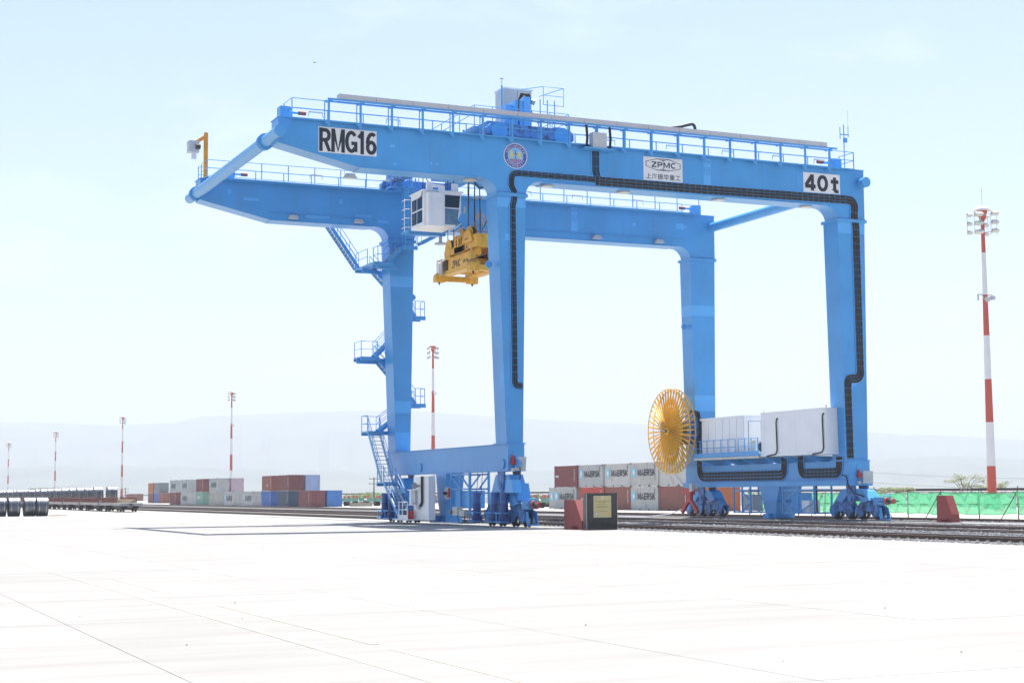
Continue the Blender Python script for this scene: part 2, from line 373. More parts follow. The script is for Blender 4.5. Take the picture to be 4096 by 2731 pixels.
# loose ballast stones
st = MB(); rr = random.Random(3)
def stone(mb, x, y, z, r):
    vs_ = []
    for d in ((1,0,0),(-1,0,0),(0,1,0),(0,-1,0),(0,0,1),(0,0,-1)):
        k = r*rr.uniform(.6,1.25); vs_.append((x+d[0]*k+rr.uniform(-.3,.3)*r, y+d[1]*k+rr.uniform(-.3,.3)*r, z+d[2]*k*.8))
    mb.add(vs_, [(0,2,4),(2,1,4),(1,3,4),(3,0,4),(2,0,5),(1,2,5),(3,1,5),(0,3,5)])
def strip(x0, x1, n, ya, yb, amp):
    for i in range(n):
        y = ya+(yb-ya)*rr.random()**1.5; x = rr.uniform(x0, x1); t = (x-x0)/(x1-x0)
        stone(st, x, y, amp*.5+amp*math.sin(math.pi*t)*rr.uniform(.2,1), rr.uniform(.03,.075))
strip(43.3, 47.6, 13000, 40, 88, .13); strip(41.75, 42.9, 1800, 40, 85, .03); strip(49.8, 53.1, 5000, 44, 95, .08); strip(40.2, 41.45, 1500, 40, 80, .01)
strip(55.2, 62.1, 4500, 50, 98, .06); strip(64.5, 66, 1800, 55, 90, .06); strip(67.9, 69.4, 800, 60, 92, .03); strip(48.1, 49.3, 1000, 44, 90, .02)
tag(st.build('ballast_stones', M['ballast']), 'grey crushed stone ballast heaped between the rails', 'ballast', kind='stuff')
# grit on the yard
gm = MB()
for i in range(40):
    y = 15+90*rr.random()**1.3; x = rr.uniform(.15*y, min(39, .85*y)); stone(gm, x, y, .008, rr.uniform(.006,.014)*(1+y/90))
tag(gm.build('grit', M['ballast']), 'scattered dark grit on the pale concrete yard', 'grit', kind='stuff')

def un(px, py, **kw):
    d = fw+R_*((px-2048)/FPX)-U_*((py-1365.5)/FPX); (a, v), = kw.items(); i = 'XYZ'.index(a); c = Vector((0,0,CAMH)); return c+d*((v-c[i])/d[i])
# hills: two ridges, ~8 km and ~6 km away
def ridge(name, sky_px, dist, depth, seed, rough=1.):
    r2 = random.Random(seed); n = 240; rows = 14; V = []; F = []
    def prof(px):
        if px <= sky_px[0][0]: return sky_px[0][1]
        for (a, b), (c, d) in zip(sky_px, sky_px[1:]):
            if px <= c: return b+(d-b)*(px-a)/(c-a)
        return sky_px[-1][1]
    bumps = [(r2.uniform(.01,.09), r2.uniform(0,6), r2.uniform(.3,1)) for _ in range(9)]
    for i in range(n+1):
        px = -2600+9300*i/n
        top = dist*(-(prof(px)-1970+(px-2048)*.0072))/FPX+CAMH
        top = max(top, 5)+r2.uniform(-1,1)*2.5*rough
        ang = YAW+math.atan((px-2048)/FPX)
        gul = sum(a*math.sin(i*f_*2.2+p) for a, p, f_ in bumps)
        for j in range(rows+1):
            t = j/rows; d = (dist-depth*(1-t)*(1+.5*gul))/math.cos(ang-YAW)
            h = top*(t**1.6 if t < .55 else (.55**1.6+(1-.55**1.6)*((t-.55)/.45)**.75))
            h *= 1+(.22*gul*math.sin(t*9+i*.15) if 0 < t < 1 else 0)
            V.append((math.sin(ang)*d, math.cos(ang)*d, h-.4 if j else -.4))
        dd = (dist+600)/math.cos(ang-YAW); V.append((math.sin(ang)*dd, math.cos(ang)*dd, top*.9))
    k = rows+2
    for i in range(n):
        for j in range(k-1): F.append((i*k+j, (i+1)*k+j, (i+1)*k+j+1, i*k+j+1))
    mb = MB(); mb.v = V; mb.f = F
    return struct(mb.build(name, M['hill'], None, True))
ridge('hills', [(-1500,1700),(0,1690),(180,1690),(420,1702),(690,1692),(800,1668),(1200,1650),(1450,1641),(1640,1642),(2090,1676),(2400,1690),(2900,1704),(3300,1722),(3600,1738),(3800,1744),(4096,1762),(5200,1800)], 8200, 2300, 5)
ridge('hills', [(-1500,1880),(0,1870),(400,1858),(900,1872),(1500,1885),(2100,1880),(2700,1868),(3300,1850),(3600,1832),(3850,1824),(4096,1840),(5200,1860)], 5600, 1500, 9)

# railway embankment behind the apron
em = MB().prism([(121.5,-.3),(121.5,.0),(126.2,1.75),(127.6,1.85),(132,1.85),(139,-.3)], 'y', 60, 700)
emb = struct(em.build('embankment', M['ballast']))
a = MB(); b = MB()
for x in (129.2, 130.65): rail_profile(a, b, x, 60, 700, 1.98)
a.box(128.4,131.4,60,700,1.851,1.99)
r_ = a.build('rail', M['rail'], emb)
es = MB()
for i in range(9000):
    t = rr.random(); y = 115+250*rr.random()**1.4; stone(es, 121.5+4.7*t, y, 1.75*t+.02, rr.uniform(.06,.16))
tag(es.build('embankment_stones', M['ballast']), 'rough grey stone facing of the railway embankment', 'stones', kind='stuff')
# ------------------------------------------------------------------ the gantry crane
YN, YF = 85.79, 104.78; ZT, ZB = 23.19, 20.68; XL, XR = 24.23, 64.39; GW = 1.4; LD = 1.6
crane = thing('gantry_crane', 'tall blue rail mounted gantry crane on four legs standing on its rails', 'crane', (38.75, 86.6, 0))
def girder(y0, name):
    y1 = y0+GW
    poly = [(XL,ZT),(XR,ZT),(XR,19.85),(62.2,19.85)]
    poly += arc(61.25, 19.73, .95, 0, 90, 7)[1:]
    poly += [(40.5,ZB)] + arc(40.5, 19.73, .95, 90, 180, 7)[1:-1] + [(39.55,19.85),(37.62,19.85)]
    poly += arc(36.7, 19.73, .95, 0, 90, 7)[1:] + [(29.02,ZB),(XL,21.74)]
    g = MB().prism(poly, 'y', y0, y1).build(name, M['blue'], crane)
    MB().box(XL-.05, XR+.02, y0-.07, y1+.07, ZT+.002, ZT+.04).build('top_flange', M['blue_b'], g)
    lo = MB().box(29.1, 36.4, y0-.06, y1+.06, ZB-.03, ZB-.002); lo.box(40.9, 61, y0-.06, y1+.06, ZB-.03, ZB-.002)
    lo.build('bottom_flange', M['blue_b'], g)
    # bolted splice
    sp = MB().box(52.0, 52.55, y0-.012, y0-.002, ZB+.55, ZT-.1).build('splice_plate', M['blue_patch'], g)
    bt = MB()
    for zz in (21.3, 22.05, 22.15, 22.25, 22.35, 22.45, 22.8, 22.9):
        for k in range(4): bt.cyl((52.07+.135*k, y0-.03, zz), (52.07+.135*k, y0-.012, zz), .028, n=6)
    bt.build('bolt_rows', M['blue_bogie'], g)['kind'] = 'stuff'
    for x in (33.4, 36.0, 45.6, 49.0, 56.4, 59.0): MB().box(x-.012, x+.012, y0-.005, y0-.001, ZB+.02, ZT-.02).build('weld_seam', M['seam'], g)
    return g
gn = girder(YN, 'main_girder'); gf = girder(YF, 'main_girder')
# cover plates touched up with lighter paint
for g, y, lst in ((gn, YN, ((30.9,.3,22.0,.2),(33.4,.16,21.2,.12),(33.75,.16,21.2,.12),(31.1,.22,20.98,.14))),
                  (gf, YF, ((27.2,1.1,21.9,.2),(26.1,.25,22.3,.3),(34,.25,22.1,.35),(31.6,1.7,21.0,.18),(35.2,1.2,21.1,.35),(36.8,.9,20.95,.2),(57.2,.3,22.0,.25),(61,.7,22.0,.45),(61.75,.2,22.1,.2),(46.4,.3,22.2,.5)))):
    for x, wd, z, h in lst: MB().box(x, x+wd, y-.006, y-.002, z, z+h).build('paint_patch', M['blue_patch'], g)
# legs
def leg(y0, xs_top, xs_bot, zb, zt=19.75, patches=()):
    y1 = y0+LD
    l = MB().frus((xs_bot[0],xs_bot[1],y0,y1), zb, (xs_top[0],xs_top[1],y0,y1), zt).build('leg', M['blue'], crane)
    MB().box(xs_top[0]-.11, xs_top[1]+.11, y0-.11, y1+.11, zt+.001, zt+.1).build('flange', M['blue_b'], l)
    MB().box(xs_top[0]-.11, xs_top[1]+.11, y0-.11, y1+.11, zt-.1, zt-.005).build('flange', M['blue_b'], l)
    MB().box(xs_bot[0]-.12, xs_bot[1]+.12, y0-.12, y1+.12, zb-.02, zb+.06).build('flange', M['blue_b'], l)
    bm_ = MB()
    for z in (zt+.13,):
        n = 16
        for k in range(n):
            x = xs_top[0]+(xs_top[1]-xs_top[0])*k/(n-1); bm_.box(x-.025, x+.025, y0-.085, y0-.035, z-.03, z+.02)
    bm_.build('bolt_row', M['blue_bogie'], l)['kind'] = 'stuff'
    for z, h, side in patches:
        t = lambda q: (q-zb)/(zt-zb)
        X = lambda k, q: xs_bot[k]+(xs_top[k]-xs_bot[k])*t(q)
        mb = MB(); e = .004
        mb.add([(X(0,z)-e,y0-e,z),(X(1,z)+e,y0-e,z),(X(1,z+h)+e,y0-e,z+h),(X(0,z+h)-e,y0-e,z+h)], [(0,1,2,3)])
        if side: mb.add([(X(0,z)-e,y1,z),(X(0,z)-e,y0-e,z),(X(0,z+h)-e,y0-e,z+h),(X(0,z+h)-e,y1,z+h)], [(0,1,2,3)])
        mb.build('paint_patch', M['blue_patch'], l)
    return l
lnl = leg(YN, (37.66,39.55), (38.2,39.26), 4.88, patches=((19.0,.6,False),))
lfl = leg(YF, (37.66,39.55), (38.2,39.26), 4.88, patches=((16.5,.75,False),(7.6,.85,False),(4.95,1.3,False)))
lnr = leg(YN, (62.2,64.36), (62.47,64.1), 3.92, patches=((18.9,.75,False),))
lfr = leg(YF, (62.2,64.36), (62.47,64.1), 3.92, patches=((15.4,.8,True),(8.1,1.2,True)))
for l, x, y, z in ((lnl,38.6,YN,12.2),(lnl,38.65,YN,14.5),(lnl,38.3,YN,17.0),(lnr,63.2,YN,8.8),(lnr,62.9,YN,8.6)):
    MB().box(x-.12, x+.18, y-.007, y-.003, z, z+.4).build('paint_patch', M['blue_patch'], l)
# lifting lugs
for l, x, z in ((lnl,37.45,15.6),(lfl,39.75,15.9),(lfr,62.0,14.6)):
    y = wl(l).y; yy = YN+.8 if l is lnl else YF+.8
    MB().cyl((x,yy-.05,z),(x,yy+.05,z),.22).build('lifting_lug', M['blue_b'], l)
# sill beams
sl_ = MB().prism([(85.62,3.31),(106.5,3.31),(106.5,4.86),(85.62,4.86)], 'x', 38.2, 39.26).build('sill_beam', M['blue'], crane)
MB().box(38.12, 39.34, 85.6, 106.52, 4.861, 4.885).build('top_flange', M['blue_b'], sl_)
MB().box(38.1, 39.36, 85.6, 106.52, 3.27, 3.309).build('bottom_flange', M['blue_b'], sl_)
ov = MB().prism([(a_, b_) for a_, b_ in arc(38.73,4.35,.22,0,180,8)+arc(38.73,3.75,.22,180,360,8)], 'y', 85.6, 85.617).build('manhole_cover', M['blue_b'], sl_)
for yy in (86.35, 100.0):
    lug = MB().prism(arc(yy,3.72,.3,0,360,14)[:-1], 'x', 38.12, 38.198).build('lifting_lug', M['blue_b'], sl_)
lg2 = MB().prism([(85.62,3.5),(85.62,4.2),(85.3,3.95)]+arc(85.18,3.7,.22,60,290,8), 'x', 38.6, 38.75).build('lifting_lug', M['blue_b'], sl_)
sr_ = MB().prism([(85.62,2.65),(106.5,2.65),(106.5,3.9),(85.62,3.9)], 'x', 62.47, 64.1).build('sill_beam', M['blue'], crane)
MB().box(62.2, 64.3, 85.6, 106.52, 2.3, 2.648).build('bottom_flange', M['blue_b'], sr_)
ov = MB().prism(arc(63.3,3.5,.24,0,180,8)+arc(63.3,2.95,.24,180,360,8), 'y', 85.6, 85.617).build('manhole_cover', M['blue_b'], sr_)
# end tubes joining the girders
def tube(x, z, name):
    t = MB().cyl((x,88.2,z),(x,105.6,z),.36,n=28).build(name, M['blue_b'], crane, True)
    MB().cyl((x,85.1,z),(x,88.2,z),.335,n=28).build('tube_end', M['blue_b'], t, True)
    MB().cyl((x,105.6,z),(x,107.5,z),.335,n=28).build('tube_end', M['blue_b'], t, True)
    for y in (88.1, 88.35, 105.4, 105.65): MB().cyl((x,y,z),(x,y+.09,z),.48,n=28).build('flange', M['blue_b'], t, True)
    return t
tube(24.14, 22.26, 'end_tube'); tube(64.1, 22.3, 'end_tube')

# handrails -------------------------------------------------------
def handrail(pts, name='handrail', h=1.1, mids=(.55,), step=1.9, post=.05, r=.024, parent=None, mt='blue_rail', first=True, last=True, toe=True):
    parent = parent or crane
    pts = [Vector(p) for p in pts]; mb = MB()
    for z in (h,)+tuple(mids): mb.path([p+Vector((0,0,z)) for p in pts], r, 5)
    hr = mb.build(name, M[mt], parent); off = wl(hr)
    pmesh = _post(h, post, mt)
    for a_, b_ in zip(pts, pts[1:]):
        n = max(1, round((b_-a_).length/step))
        for i in range(n+(1 if b_ is pts[-1] else 0)):
            obj('post', pmesh, hr, a_.lerp(b_, i/n)-off)
    return hr
_pc = {}
def _post(h, wd, mt):
    k = (round(h,2), wd, mt)
    if k not in _pc: _pc[k] = MB().box(-wd/2, wd/2, -wd/2, wd/2, 0, h).mesh('post', M[mt])
    return _pc[k]
yo = YN-.3
# near girder: outer walkway rail, inner rail, far girder rails
h1 = handrail([(24.93,YN+GW-.1,23.22),(24.93,yo,23.2),(63.4,yo,23.2),(63.4,YN+GW-.1,23.22)])
h2 = handrail([(25.6,YN+GW+.75,23.25),(36.6,YN+GW+.75,23.25)], step=2.0); h2b = handrail([(44,YN+GW+.75,23.25),(63.4,YN+GW+.75,23.25)], step=2.0)
h3 = handrail([(24.5,YF+.9,23.25),(24.5,YF-.75,23.25),(37.6,YF-.75,23.25)], step=2.0); h3b = handrail([(43.4,YF-.75,23.25),(62.6,YF-.75,23.25)], step=2.0)
h4 = handrail([(24.5,YF+GW+.4,23.25),(62.6,YF+GW+.4,23.25)], step=2.0)
for y0, y1, x0, x1 in ((YN-.36,YN-.072,24.9,63.45),(YN+GW+.072,YN+GW+.85,24.9,63.4),(YF-.85,YF-.072,24.4,62.7),(YF+GW+.072,YF+GW+.5,24.4,62.7)):
    wk = MB().box(x0, x1, y0, y1, 23.13, 23.19).build('walkway', M['blue_b'], crane)
# brackets and tall posts that carry the cable trough
pX = [27.1+1.91*i for i in range(19)]
tr_ = MB()
tr_.box(27.0, 62.0, yo-.18, yo-.1, 24.36, 24.46); tr_.box(27.0, 62.0, yo+.38, yo+.46, 24.36, 24.46)
trough = tr_.build('cable_trough', M['blue_rail'], crane); off = wl(trough)
pp = MB().box(-.055,.055,-.055,.055,-.35,1.1); pp.bar((0,0,1.05),(.25,0,1.24),.07,.09); pp.box(-.05,.05,-.2,.45,1.1,1.17)
pp.prism([(-.05,-.33),(-.05,.0),(-.33,.0)], 'y', -.04, .04)
pm_ = pp.mesh('trough_post', M['blue_rail'])
for x in pX: obj('trough_post', pm_, trough, Vector((x,yo,23.2))-off)
cv = MB().box(.015, 2.215, 0, .5, 0, .29).box(0, .06, -.006, .5, -.01, .3).mesh('cover_panel', M['cover'])
x = 27.69; k = 0
while x < 61:
    obj('cover_panel', cv, trough, Vector((x, yo-.14, 24.475))-off); x += 2.238
# energy chain loop showing above the trough
MB().path([un(a_,b_,Y=86.5) for a_, b_ in ((2640,520),(2680,513),(2720,508),(2752,500),(2768,497),(2776,502),(2780,512),(2780,526),(2768,534))], .1, 8).build('energy_chain', M['cable'], crane, True)
# walkway lamps on both rails
lm = MB().path([(0,0,-.1),(.05,0,0),(.05,0,.18),(.1,0,.2)], .02, 4).path([(.85,0,.2),(.9,0,.18),(.9,0,0),(.95,0,-.1)], .02, 4)
lm_me = lm.mesh('walkway_lamp', M['blue_rail']); lt_me = MB().cyl((.08,0,.2),(.87,0,.2),.06,n=8).mesh('lamp_tube', M['lampglass'])
for y, xs in ((YN+GW+.72, (26.6,31.4,36.9,41.2,45.9,50.5,54.7,58.6,61.9)), (YF-.78, (31.6,36.9,47.5,51.7,56.8))):
    for x in xs:
        q = obj('walkway_lamp', lm_me, crane, Vector((x,y,24.0 if y < 90 else 23.65))-wl(crane)); obj('lamp_tube', lt_me, q)
# end stops with dark red buffers
for x, d, y in ((24.75,1,YN+.9),(62.7,-1,YN+.9),(26.2,1,YF+.4),(62.9,-1,YF+.4)):
    s_ = MB().box(x-.25, x+.35, y-.35, y+.35, 23.24, 24.0).build('end_stop', M['blue_b'], crane)
    MB().cyl((x+d*.35,y,23.75),(x+d*.9,y,23.75),.08).build('buffer_rod', M['blue_b'], s_)
    MB().cyl((x+d*.9,y,23.75),(x+d*1.35,y,23.75),.12).build('buffer', M['redbuf'], s_)
# trolley rails along the girders
for y in (YN+.85, YF+.7): MB().box(24.6, 64.0, y-.04, y+.04, 23.235, 23.36).build('trolley_rail', M['rail'], crane)
# floodlights under the girders
def flood(x, y, z, name='floodlight'):
    f_ = MB().path([(x-.32,y,z-.02),(x-.32,y,z-.42),(x+.32,y,z-.42),(x+.32,y,z-.02)], .02, 4).build(name, M['grey_box'], crane)
    MB().frus((x-.38,x+.38,y-.22,y+.22), z-.56, (x-.22,x+.22,y-.14,y+.14), z-.28).build('lamp_housing', M['grey_box'], f_)
    MB().box(x-.34, x+.34, y-.19, y+.19, z-.575, z-.562).build('lamp_glass', M['lampglass'], f_)
flood(28.7, YN+.7, ZB+.02)
for x in (36.2, 41.3, 46.6, 53.5, 60.2):
    f_ = MB().cyl((x,YN+.7,ZB-.032),(x,YN+.7,ZB-.12),.4,.42,n=20).build('recessed_lamp', M['grey_box'], crane, True); MB().cyl((x,YN+.7,ZB-.121),(x,YN+.7,ZB-.135),.34,n=20).build('lamp_glass', M['lampglass'], f_)
for x in (30.6, 35.3, 54.0, 59.3):
    y = YF-.35; f_ = MB().bar((x,YF,21.15),(x,y,21.05),.06,.06).build('floodlight', M['grey_box'], crane)
    MB().frus((x-.32,x+.32,y-.25,y+.2), 20.8, (x-.25,x+.25,y-.1,y+.2), 21.05).build('lamp_housing', M['grey_box'], f_)
    MB().box(x-.28, x+.28, y-.23, y+.15, 20.785, 20.798).build('lamp_glass', M['lampglass'], f_)
MB().path([(29,YF-.05,21.2),(36.6,YF-.05,21.2)], .03, 5).build('conduit', M['blue_b'], crane)
MB().path([(40,YF-.05,21.2),(62,YF-.05,21.2)], .03, 5).build('conduit', M['blue_b'], crane)

# signs ------------------------------------------------------------
def plate(x0, x1, z0, z1, name='sign'):
    return MB().box(x0, x1, YN-.02, YN-.004, z0, z1).build(name, M['sign_white'], crane)
s1 = plate(26.58, 30.08, 21.38, 22.86); lt = MB(); ribbon(lt, 'RMG16', (26.64,YN-.026,21.44), (3.42,0,0), (0,0,1.36), .2); lt.build('lettering', M['black'], s1)
s2 = plate(47.66, 50.46, 21.32, 22.84)
lt = MB(); ribbon(lt, 'ZPMC', (48.22,YN-.026,22.2), (1.78,0,0), (0,0,.36), .22); letter(lt, '上海振华重工', (47.82,YN-.026,21.44), (2.5,0,0), (0,0,.36), .01)
hexa = [(47.82,22.55),(48.55,22.74),(49.06,22.77),(49.6,22.74),(50.32,22.52),(50.32,22.2),(49.6,22.03),(49.06,22.0),(48.55,22.03),(47.82,22.24)]
hexi = [(49.06+(x-49.06)*.962, 22.38+(z-22.38)*.9) for x, z in hexa]; n = len(hexa)
lt.add([(x,YN-.026,z) for x, z in hexa+hexi], [(i,(i+1)%n,n+(i+1)%n,n+i) for i in range(n)])
for sgn in (1,-1):
    z0 = 22.38+sgn*.385; lt.add([(x,YN-.0265,z0-sgn*d) for x, d in ((48.6,0),(49.06,.14),(49.52,0),(49.45,-.0),(49.06,.1),(48.67,0))], [(0,1,4,5),(1,2,3,4)])
    lt.box(49.04, 49.08, YN-.027, YN-.0255, min(z0,z0-sgn*.2), max(z0,z0-sgn*.2))
lt.build('lettering', M['black'], s2)
s3 = plate(59.57, 62.46, 21.4, 22.76); lt = MB(); ribbon(lt, '40', (59.66,YN-.026,21.56), (1.84,0,0), (0,0,1.08), .23, gap=.1); ribbon(lt, 't', (61.7,YN-.026,21.52), (.66,0,0), (0,0,1.04), .24); lt.build('lettering', M['black'], s3)
# round emblem
EX, EZ = 38.9, 22.14; ER = .755
def disc(mb, r, y, n=40, cx=EX, cz=EZ): mb.add([(cx+r*math.cos(2*math.pi*i/n), y, cz+r*math.sin(2*math.pi*i/n)) for i in range(n)], [tuple(range(n))]); return mb
e0 = MB().cyl((EX,YN-.003,EZ),(EX,YN-.014,EZ),ER-.02,n=40).build('emblem', M['emb_blue'], crane)
e1 = disc(MB(), .47, YN-.0165).build('emblem_field', M['emb_sky'], e0)
rp = MB()
for R0, n, ln in ((ER,52,.055),(.485,40,.03)):
    for i in range(n):
        a_ = 2*math.pi*i/n; a2 = a_+.1*.55/R0
        rp.bar((EX+(R0-ln/2)*math.cos(a_),YN-.02,EZ+(R0-ln/2)*math.sin(a_)), (EX+(R0+ln/2)*math.cos(a2),YN-.02,EZ+(R0+ln/2)*math.sin(a2)), ln*.85, .006, (0,1,0))
rp.build('rope_border', M['emb_white'], e0)
tx = MB()
for word, c, fl in (('KENYA',135-8,0),('PORTS',45+8,0),('AUTHORITY',270,1)):
    n = len(word); stp = 15.0
    for i, ch in enumerate(word):
        a_ = c+(-(i-(n-1)/2) if not fl else (i-(n-1)/2))*stp; ar = math.radians(a_); rad = Vector((math.cos(ar),0,math.sin(ar))); tan = Vector((math.sin(ar),0,-math.cos(ar)))
        if fl: rad, tan = -rad, -tan; 
        ctr = Vector((EX,YN-.018,EZ))+Vector((math.cos(ar),0,math.sin(ar)))*.605
        wd = .045 if ch == 'I' else .12
        letter(tx, ch, ctr-tan*wd/2-rad*.065, tan*wd, rad*.13, .02)
tx.build('emblem_lettering', M['emb_gold'], e0)
sea = MB(); pts = [(.47*math.cos(math.radians(t)), .47*math.sin(math.radians(t))) for t in range(207, 334, 7)]
sea.add([(EX+x,YN-.018,EZ+z) for x, z in pts], [tuple(range(len(pts)))]); sea.build('emblem_sea', M['emb_blue'], e0)
wv = MB()
for zz, hw in ((-.27,.32),(-.33,.3),(-.39,.22)): wv.path([(EX-hw+2*hw*i/14, YN-.021, EZ+zz+.012*math.sin(i*1.3)) for i in range(15)], .009, 3)
wv.build('emblem_waves', M['emb_white'], e0)
an = MB(); an.box(EX-.03,EX+.03,YN-.026,YN-.02,EZ-.25,EZ+.27); an.box(EX-.12,EX+.12,YN-.026,YN-.02,EZ+.1,EZ+.14)
an.prism([(EX-.24,EZ-.12),(EX-.16,EZ-.22),(EX,EZ-.29),(EX+.16,EZ-.22),(EX+.24,EZ-.12),(EX+.2,EZ-.26),(EX,EZ-.36),(EX-.2,EZ-.26)], 'y', YN-.026, YN-.02)
an.path([(EX+.05*math.cos(t*.7),YN-.023,EZ+.3+.05*math.sin(t*.7)) for t in range(9)], .014, 4, True); an.build('emblem_anchor', M['emb_red'], e0)
li = MB()
for sg in (-1,1):
    P = [(.08,.05),(.17,.06),(.2,.14),(.18,.24),(.23,.29),(.31,.28),(.34,.2),(.33,.08),(.36,-.04),(.38,-.17),(.33,-.18),(.31,-.07),(.26,-.04),(.23,-.16),(.19,-.15),(.21,-.01),(.15,.0)]
    li.prism([(EX+sg*x, EZ+z) for x, z in P], 'y', YN-.026, YN-.02)
li.build('emblem_lions', M['emb_yellow'], e0)

# cable ladders ------------------------------------------------------
def ladder(pts, wd, nc, name='cable_tray', r=.024, norm=(0,-1,0), rung=.45, mt='cable', edge=True, off0=.05):
    """bundle of parallel cables following pts in a plane, on a rung tray"""
    nrm = Vector(norm); P = [Vector(p) for p in pts]; tr2 = MB(); cb = MB()
    def offs(d):
        out = []
        for i, p in enumerate(P):
            t0 = (P[i]-P[i-1]).normalized() if i else None; t1 = (P[i+1]-P[i]).normalized() if i < len(P)-1 else None
            s0 = t0.cross(nrm) if t0 else None; s1 = t1.cross(nrm) if t1 else None
            if s0 is None: s = s1
            elif s1 is None: s = s0
            else:
                s = (s0+s1); s = s/max(.3, s.dot(s0))
            out.append(p+s*d)
        return out
    if edge:
        for d in (-wd/2, wd/2): tr2.path([q+nrm*.03 for q in offs(d)], .03, 4)
    for a_, b_ in zip(P, P[1:]):
        L_ = (b_-a_).length; n = int(L_/rung); s = (b_-a_).normalized().cross(nrm)
        for i in range(n):
            c = a_.lerp(b_, (i+.5)/max(n,1)); tr2.bar(c-s*wd/2+nrm*.015, c+s*wd/2+nrm*.015, .04, .02, norm)
    t_ = tr2.build(name, M['blue_patch'], crane) if tr2.f else None
    for i in range(nc):
        if nc > 6 and i % 5 == 4: continue
        d = -wd*.47+wd*.94*(i+.5)/nc; sg = random.uniform(-.008,.008); cb.path([q+nrm*(off0+.014*(i % 2)+random.uniform(-.006,.012)) for q in offs(d+sg)], r*random.uniform(.85,1.2), 5)
    cb.build('cable_bundle', M[mt], t_ or crane)
    cl = MB()
    for a_, b_ in zip(P, P[1:]):
        L_ = (b_-a_).length; n = int(L_/.42); s = (b_-a_).normalized().cross(nrm)
        for i in range(n):
            c = a_.lerp(b_, (i+.5)/max(n,1))+nrm*(off0+.045)
            for k in (-.36,-.12,.12,.36): cl.bar(c+s*wd*(k-.055), c+s*wd*(k+.055), .035, .012, norm)
    if cl.f: cl.build('cable_clamps', M['blue_b'], t_)['kind'] = 'stuff'
    return t_
def bend(p0, pc, p1, r, n=4):   # polyline corner rounded
    p0 = Vector(p0); pc = Vector(pc); p1 = Vector(p1); a_ = pc+(p0-pc).normalized()*r; b_ = pc+(p1-pc).normalized()*r
    return [((1-t)**2)*a_+2*t*(1-t)*pc+t*t*b_ for t in [i/n for i in range(n+1)]]
yc = YN-.004
# left tray: from junction along girder to the left leg and down it
L1 = [(44.55,yc,21.05),(43.9,yc,21.1)] + bend((43.8,yc,21.1),(38.6,yc,21.1),(38.6,yc,19),.45) + [(38.6,yc,20.3),(38.78,yc,19.95),(38.78,yc,19.5),(38.68,yc,19.1)] + [(38.73,yc,8.9)] + bend((38.73,yc,8.9),(38.73,yc,8.3),(39.2,yc,8.3),.3) + [(39.24,yc,8.3)]
ladder(L1, .42, 5, r=.027, rung=.4)
# vertical tray from grey box
ladder([(44.3,yc,22.85),(44.3,yc,21.6),(44.4,yc,21.2)], .55, 5, r=.03)
# wide tray to the right leg and down
R1 = [(44.3,yc,21.0),(52,yc,21.02)] + [(62.6,yc,21.12)] + bend((62.6,yc,21.12),(63.55,yc,21.12),(63.55,yc,19),.5) + [(63.5,yc,20.0),(63.62,yc,19.4),(63.62,yc,18),(63.66,yc,9.9)] + bend((63.66,yc,9.9),(63.66,yc,9.3),(62.9,yc,9.3),.45) + bend((63.2,yc,9.3),(62.62,yc,9.3),(62.62,yc,8),.4) + [(62.62,yc,8.4),(62.66,yc,4.1)]
ladder(R1, .62, 15, r=.021, rung=.4, mt='cable_dust')
gb = MB().box(43.8, 44.75, 85.1, 85.6, 22.95, 23.9).build('junction_box', M['grey_box'], crane)
MB().box(43.2, 45.3, 85.0, 85.7, 22.85, 22.93).build('box_shelf', M['blue_b'], crane)
for x in (43.45, 45.05):
    mb = MB()
    for k in range(3): mb.path([(x+.06*k,85.4,22.95),(x+.06*k+.03,85.35,23.6),(x+.06*k,85.4,24.35)], .03, 5)
    mb.build('riser_cables', M['cable'], gb)
# ------------------------------------------------------------------ bogies
wheel_me = MB().cyl((-.09,0,0),(.09,0,0),.31,n=22).cyl((-.14,0,0),(-.09,0,0),.36,n=22).cyl((.09,0,0),(.14,0,0),.36,n=22).mesh('wheel', M['dark'], True)
tread_me = MB().cyl((-.06,0,0),(.06,0,0),.314,n=22,cap=False).mesh('wheel_tread', M['steel'], True)
hubw_me = MB().cyl((-.2,0,0),(.2,0,0),.11,n=10).mesh('wheel_hub', M['blue_bogie'])
def motor(x, y, par):
    mo = MB().cyl((x,y,.6),(x,y,1.38),.25,n=16).build('drive_motor', M['blue_dark'], par, True)
    MB().cyl((x,y,1.38),(x,y,1.88),.235,n=16).build('motor_fan_hood', M['blue_hood'], par, True)
    MB().cyl((x,y,1.86),(x,y,2.04),.27,.25,n=16).build('motor_cap', M['blue_hood'], par, True)
    mb = MB().box(x-.24,x+.24,y-.26,y+.26,.22,.62); mb.cyl((x-.3,y,.4),(x+.3,y,.4),.17,n=12); mb.build('gearbox', M['blue_dark'], par)
    g = MB()
    for z in (.3,.82): g.path([(x+.1,y+.5,z),(x-.42,y+.5,z),(x-.42,y-.45,z),(x+.1,y-.45,z)], .04, 5)
    g.cyl((x-.42,y+.2,.3),(x-.42,y+.2,.82),.04,n=6); g.build('motor_guard', M['blue_rail'], par)
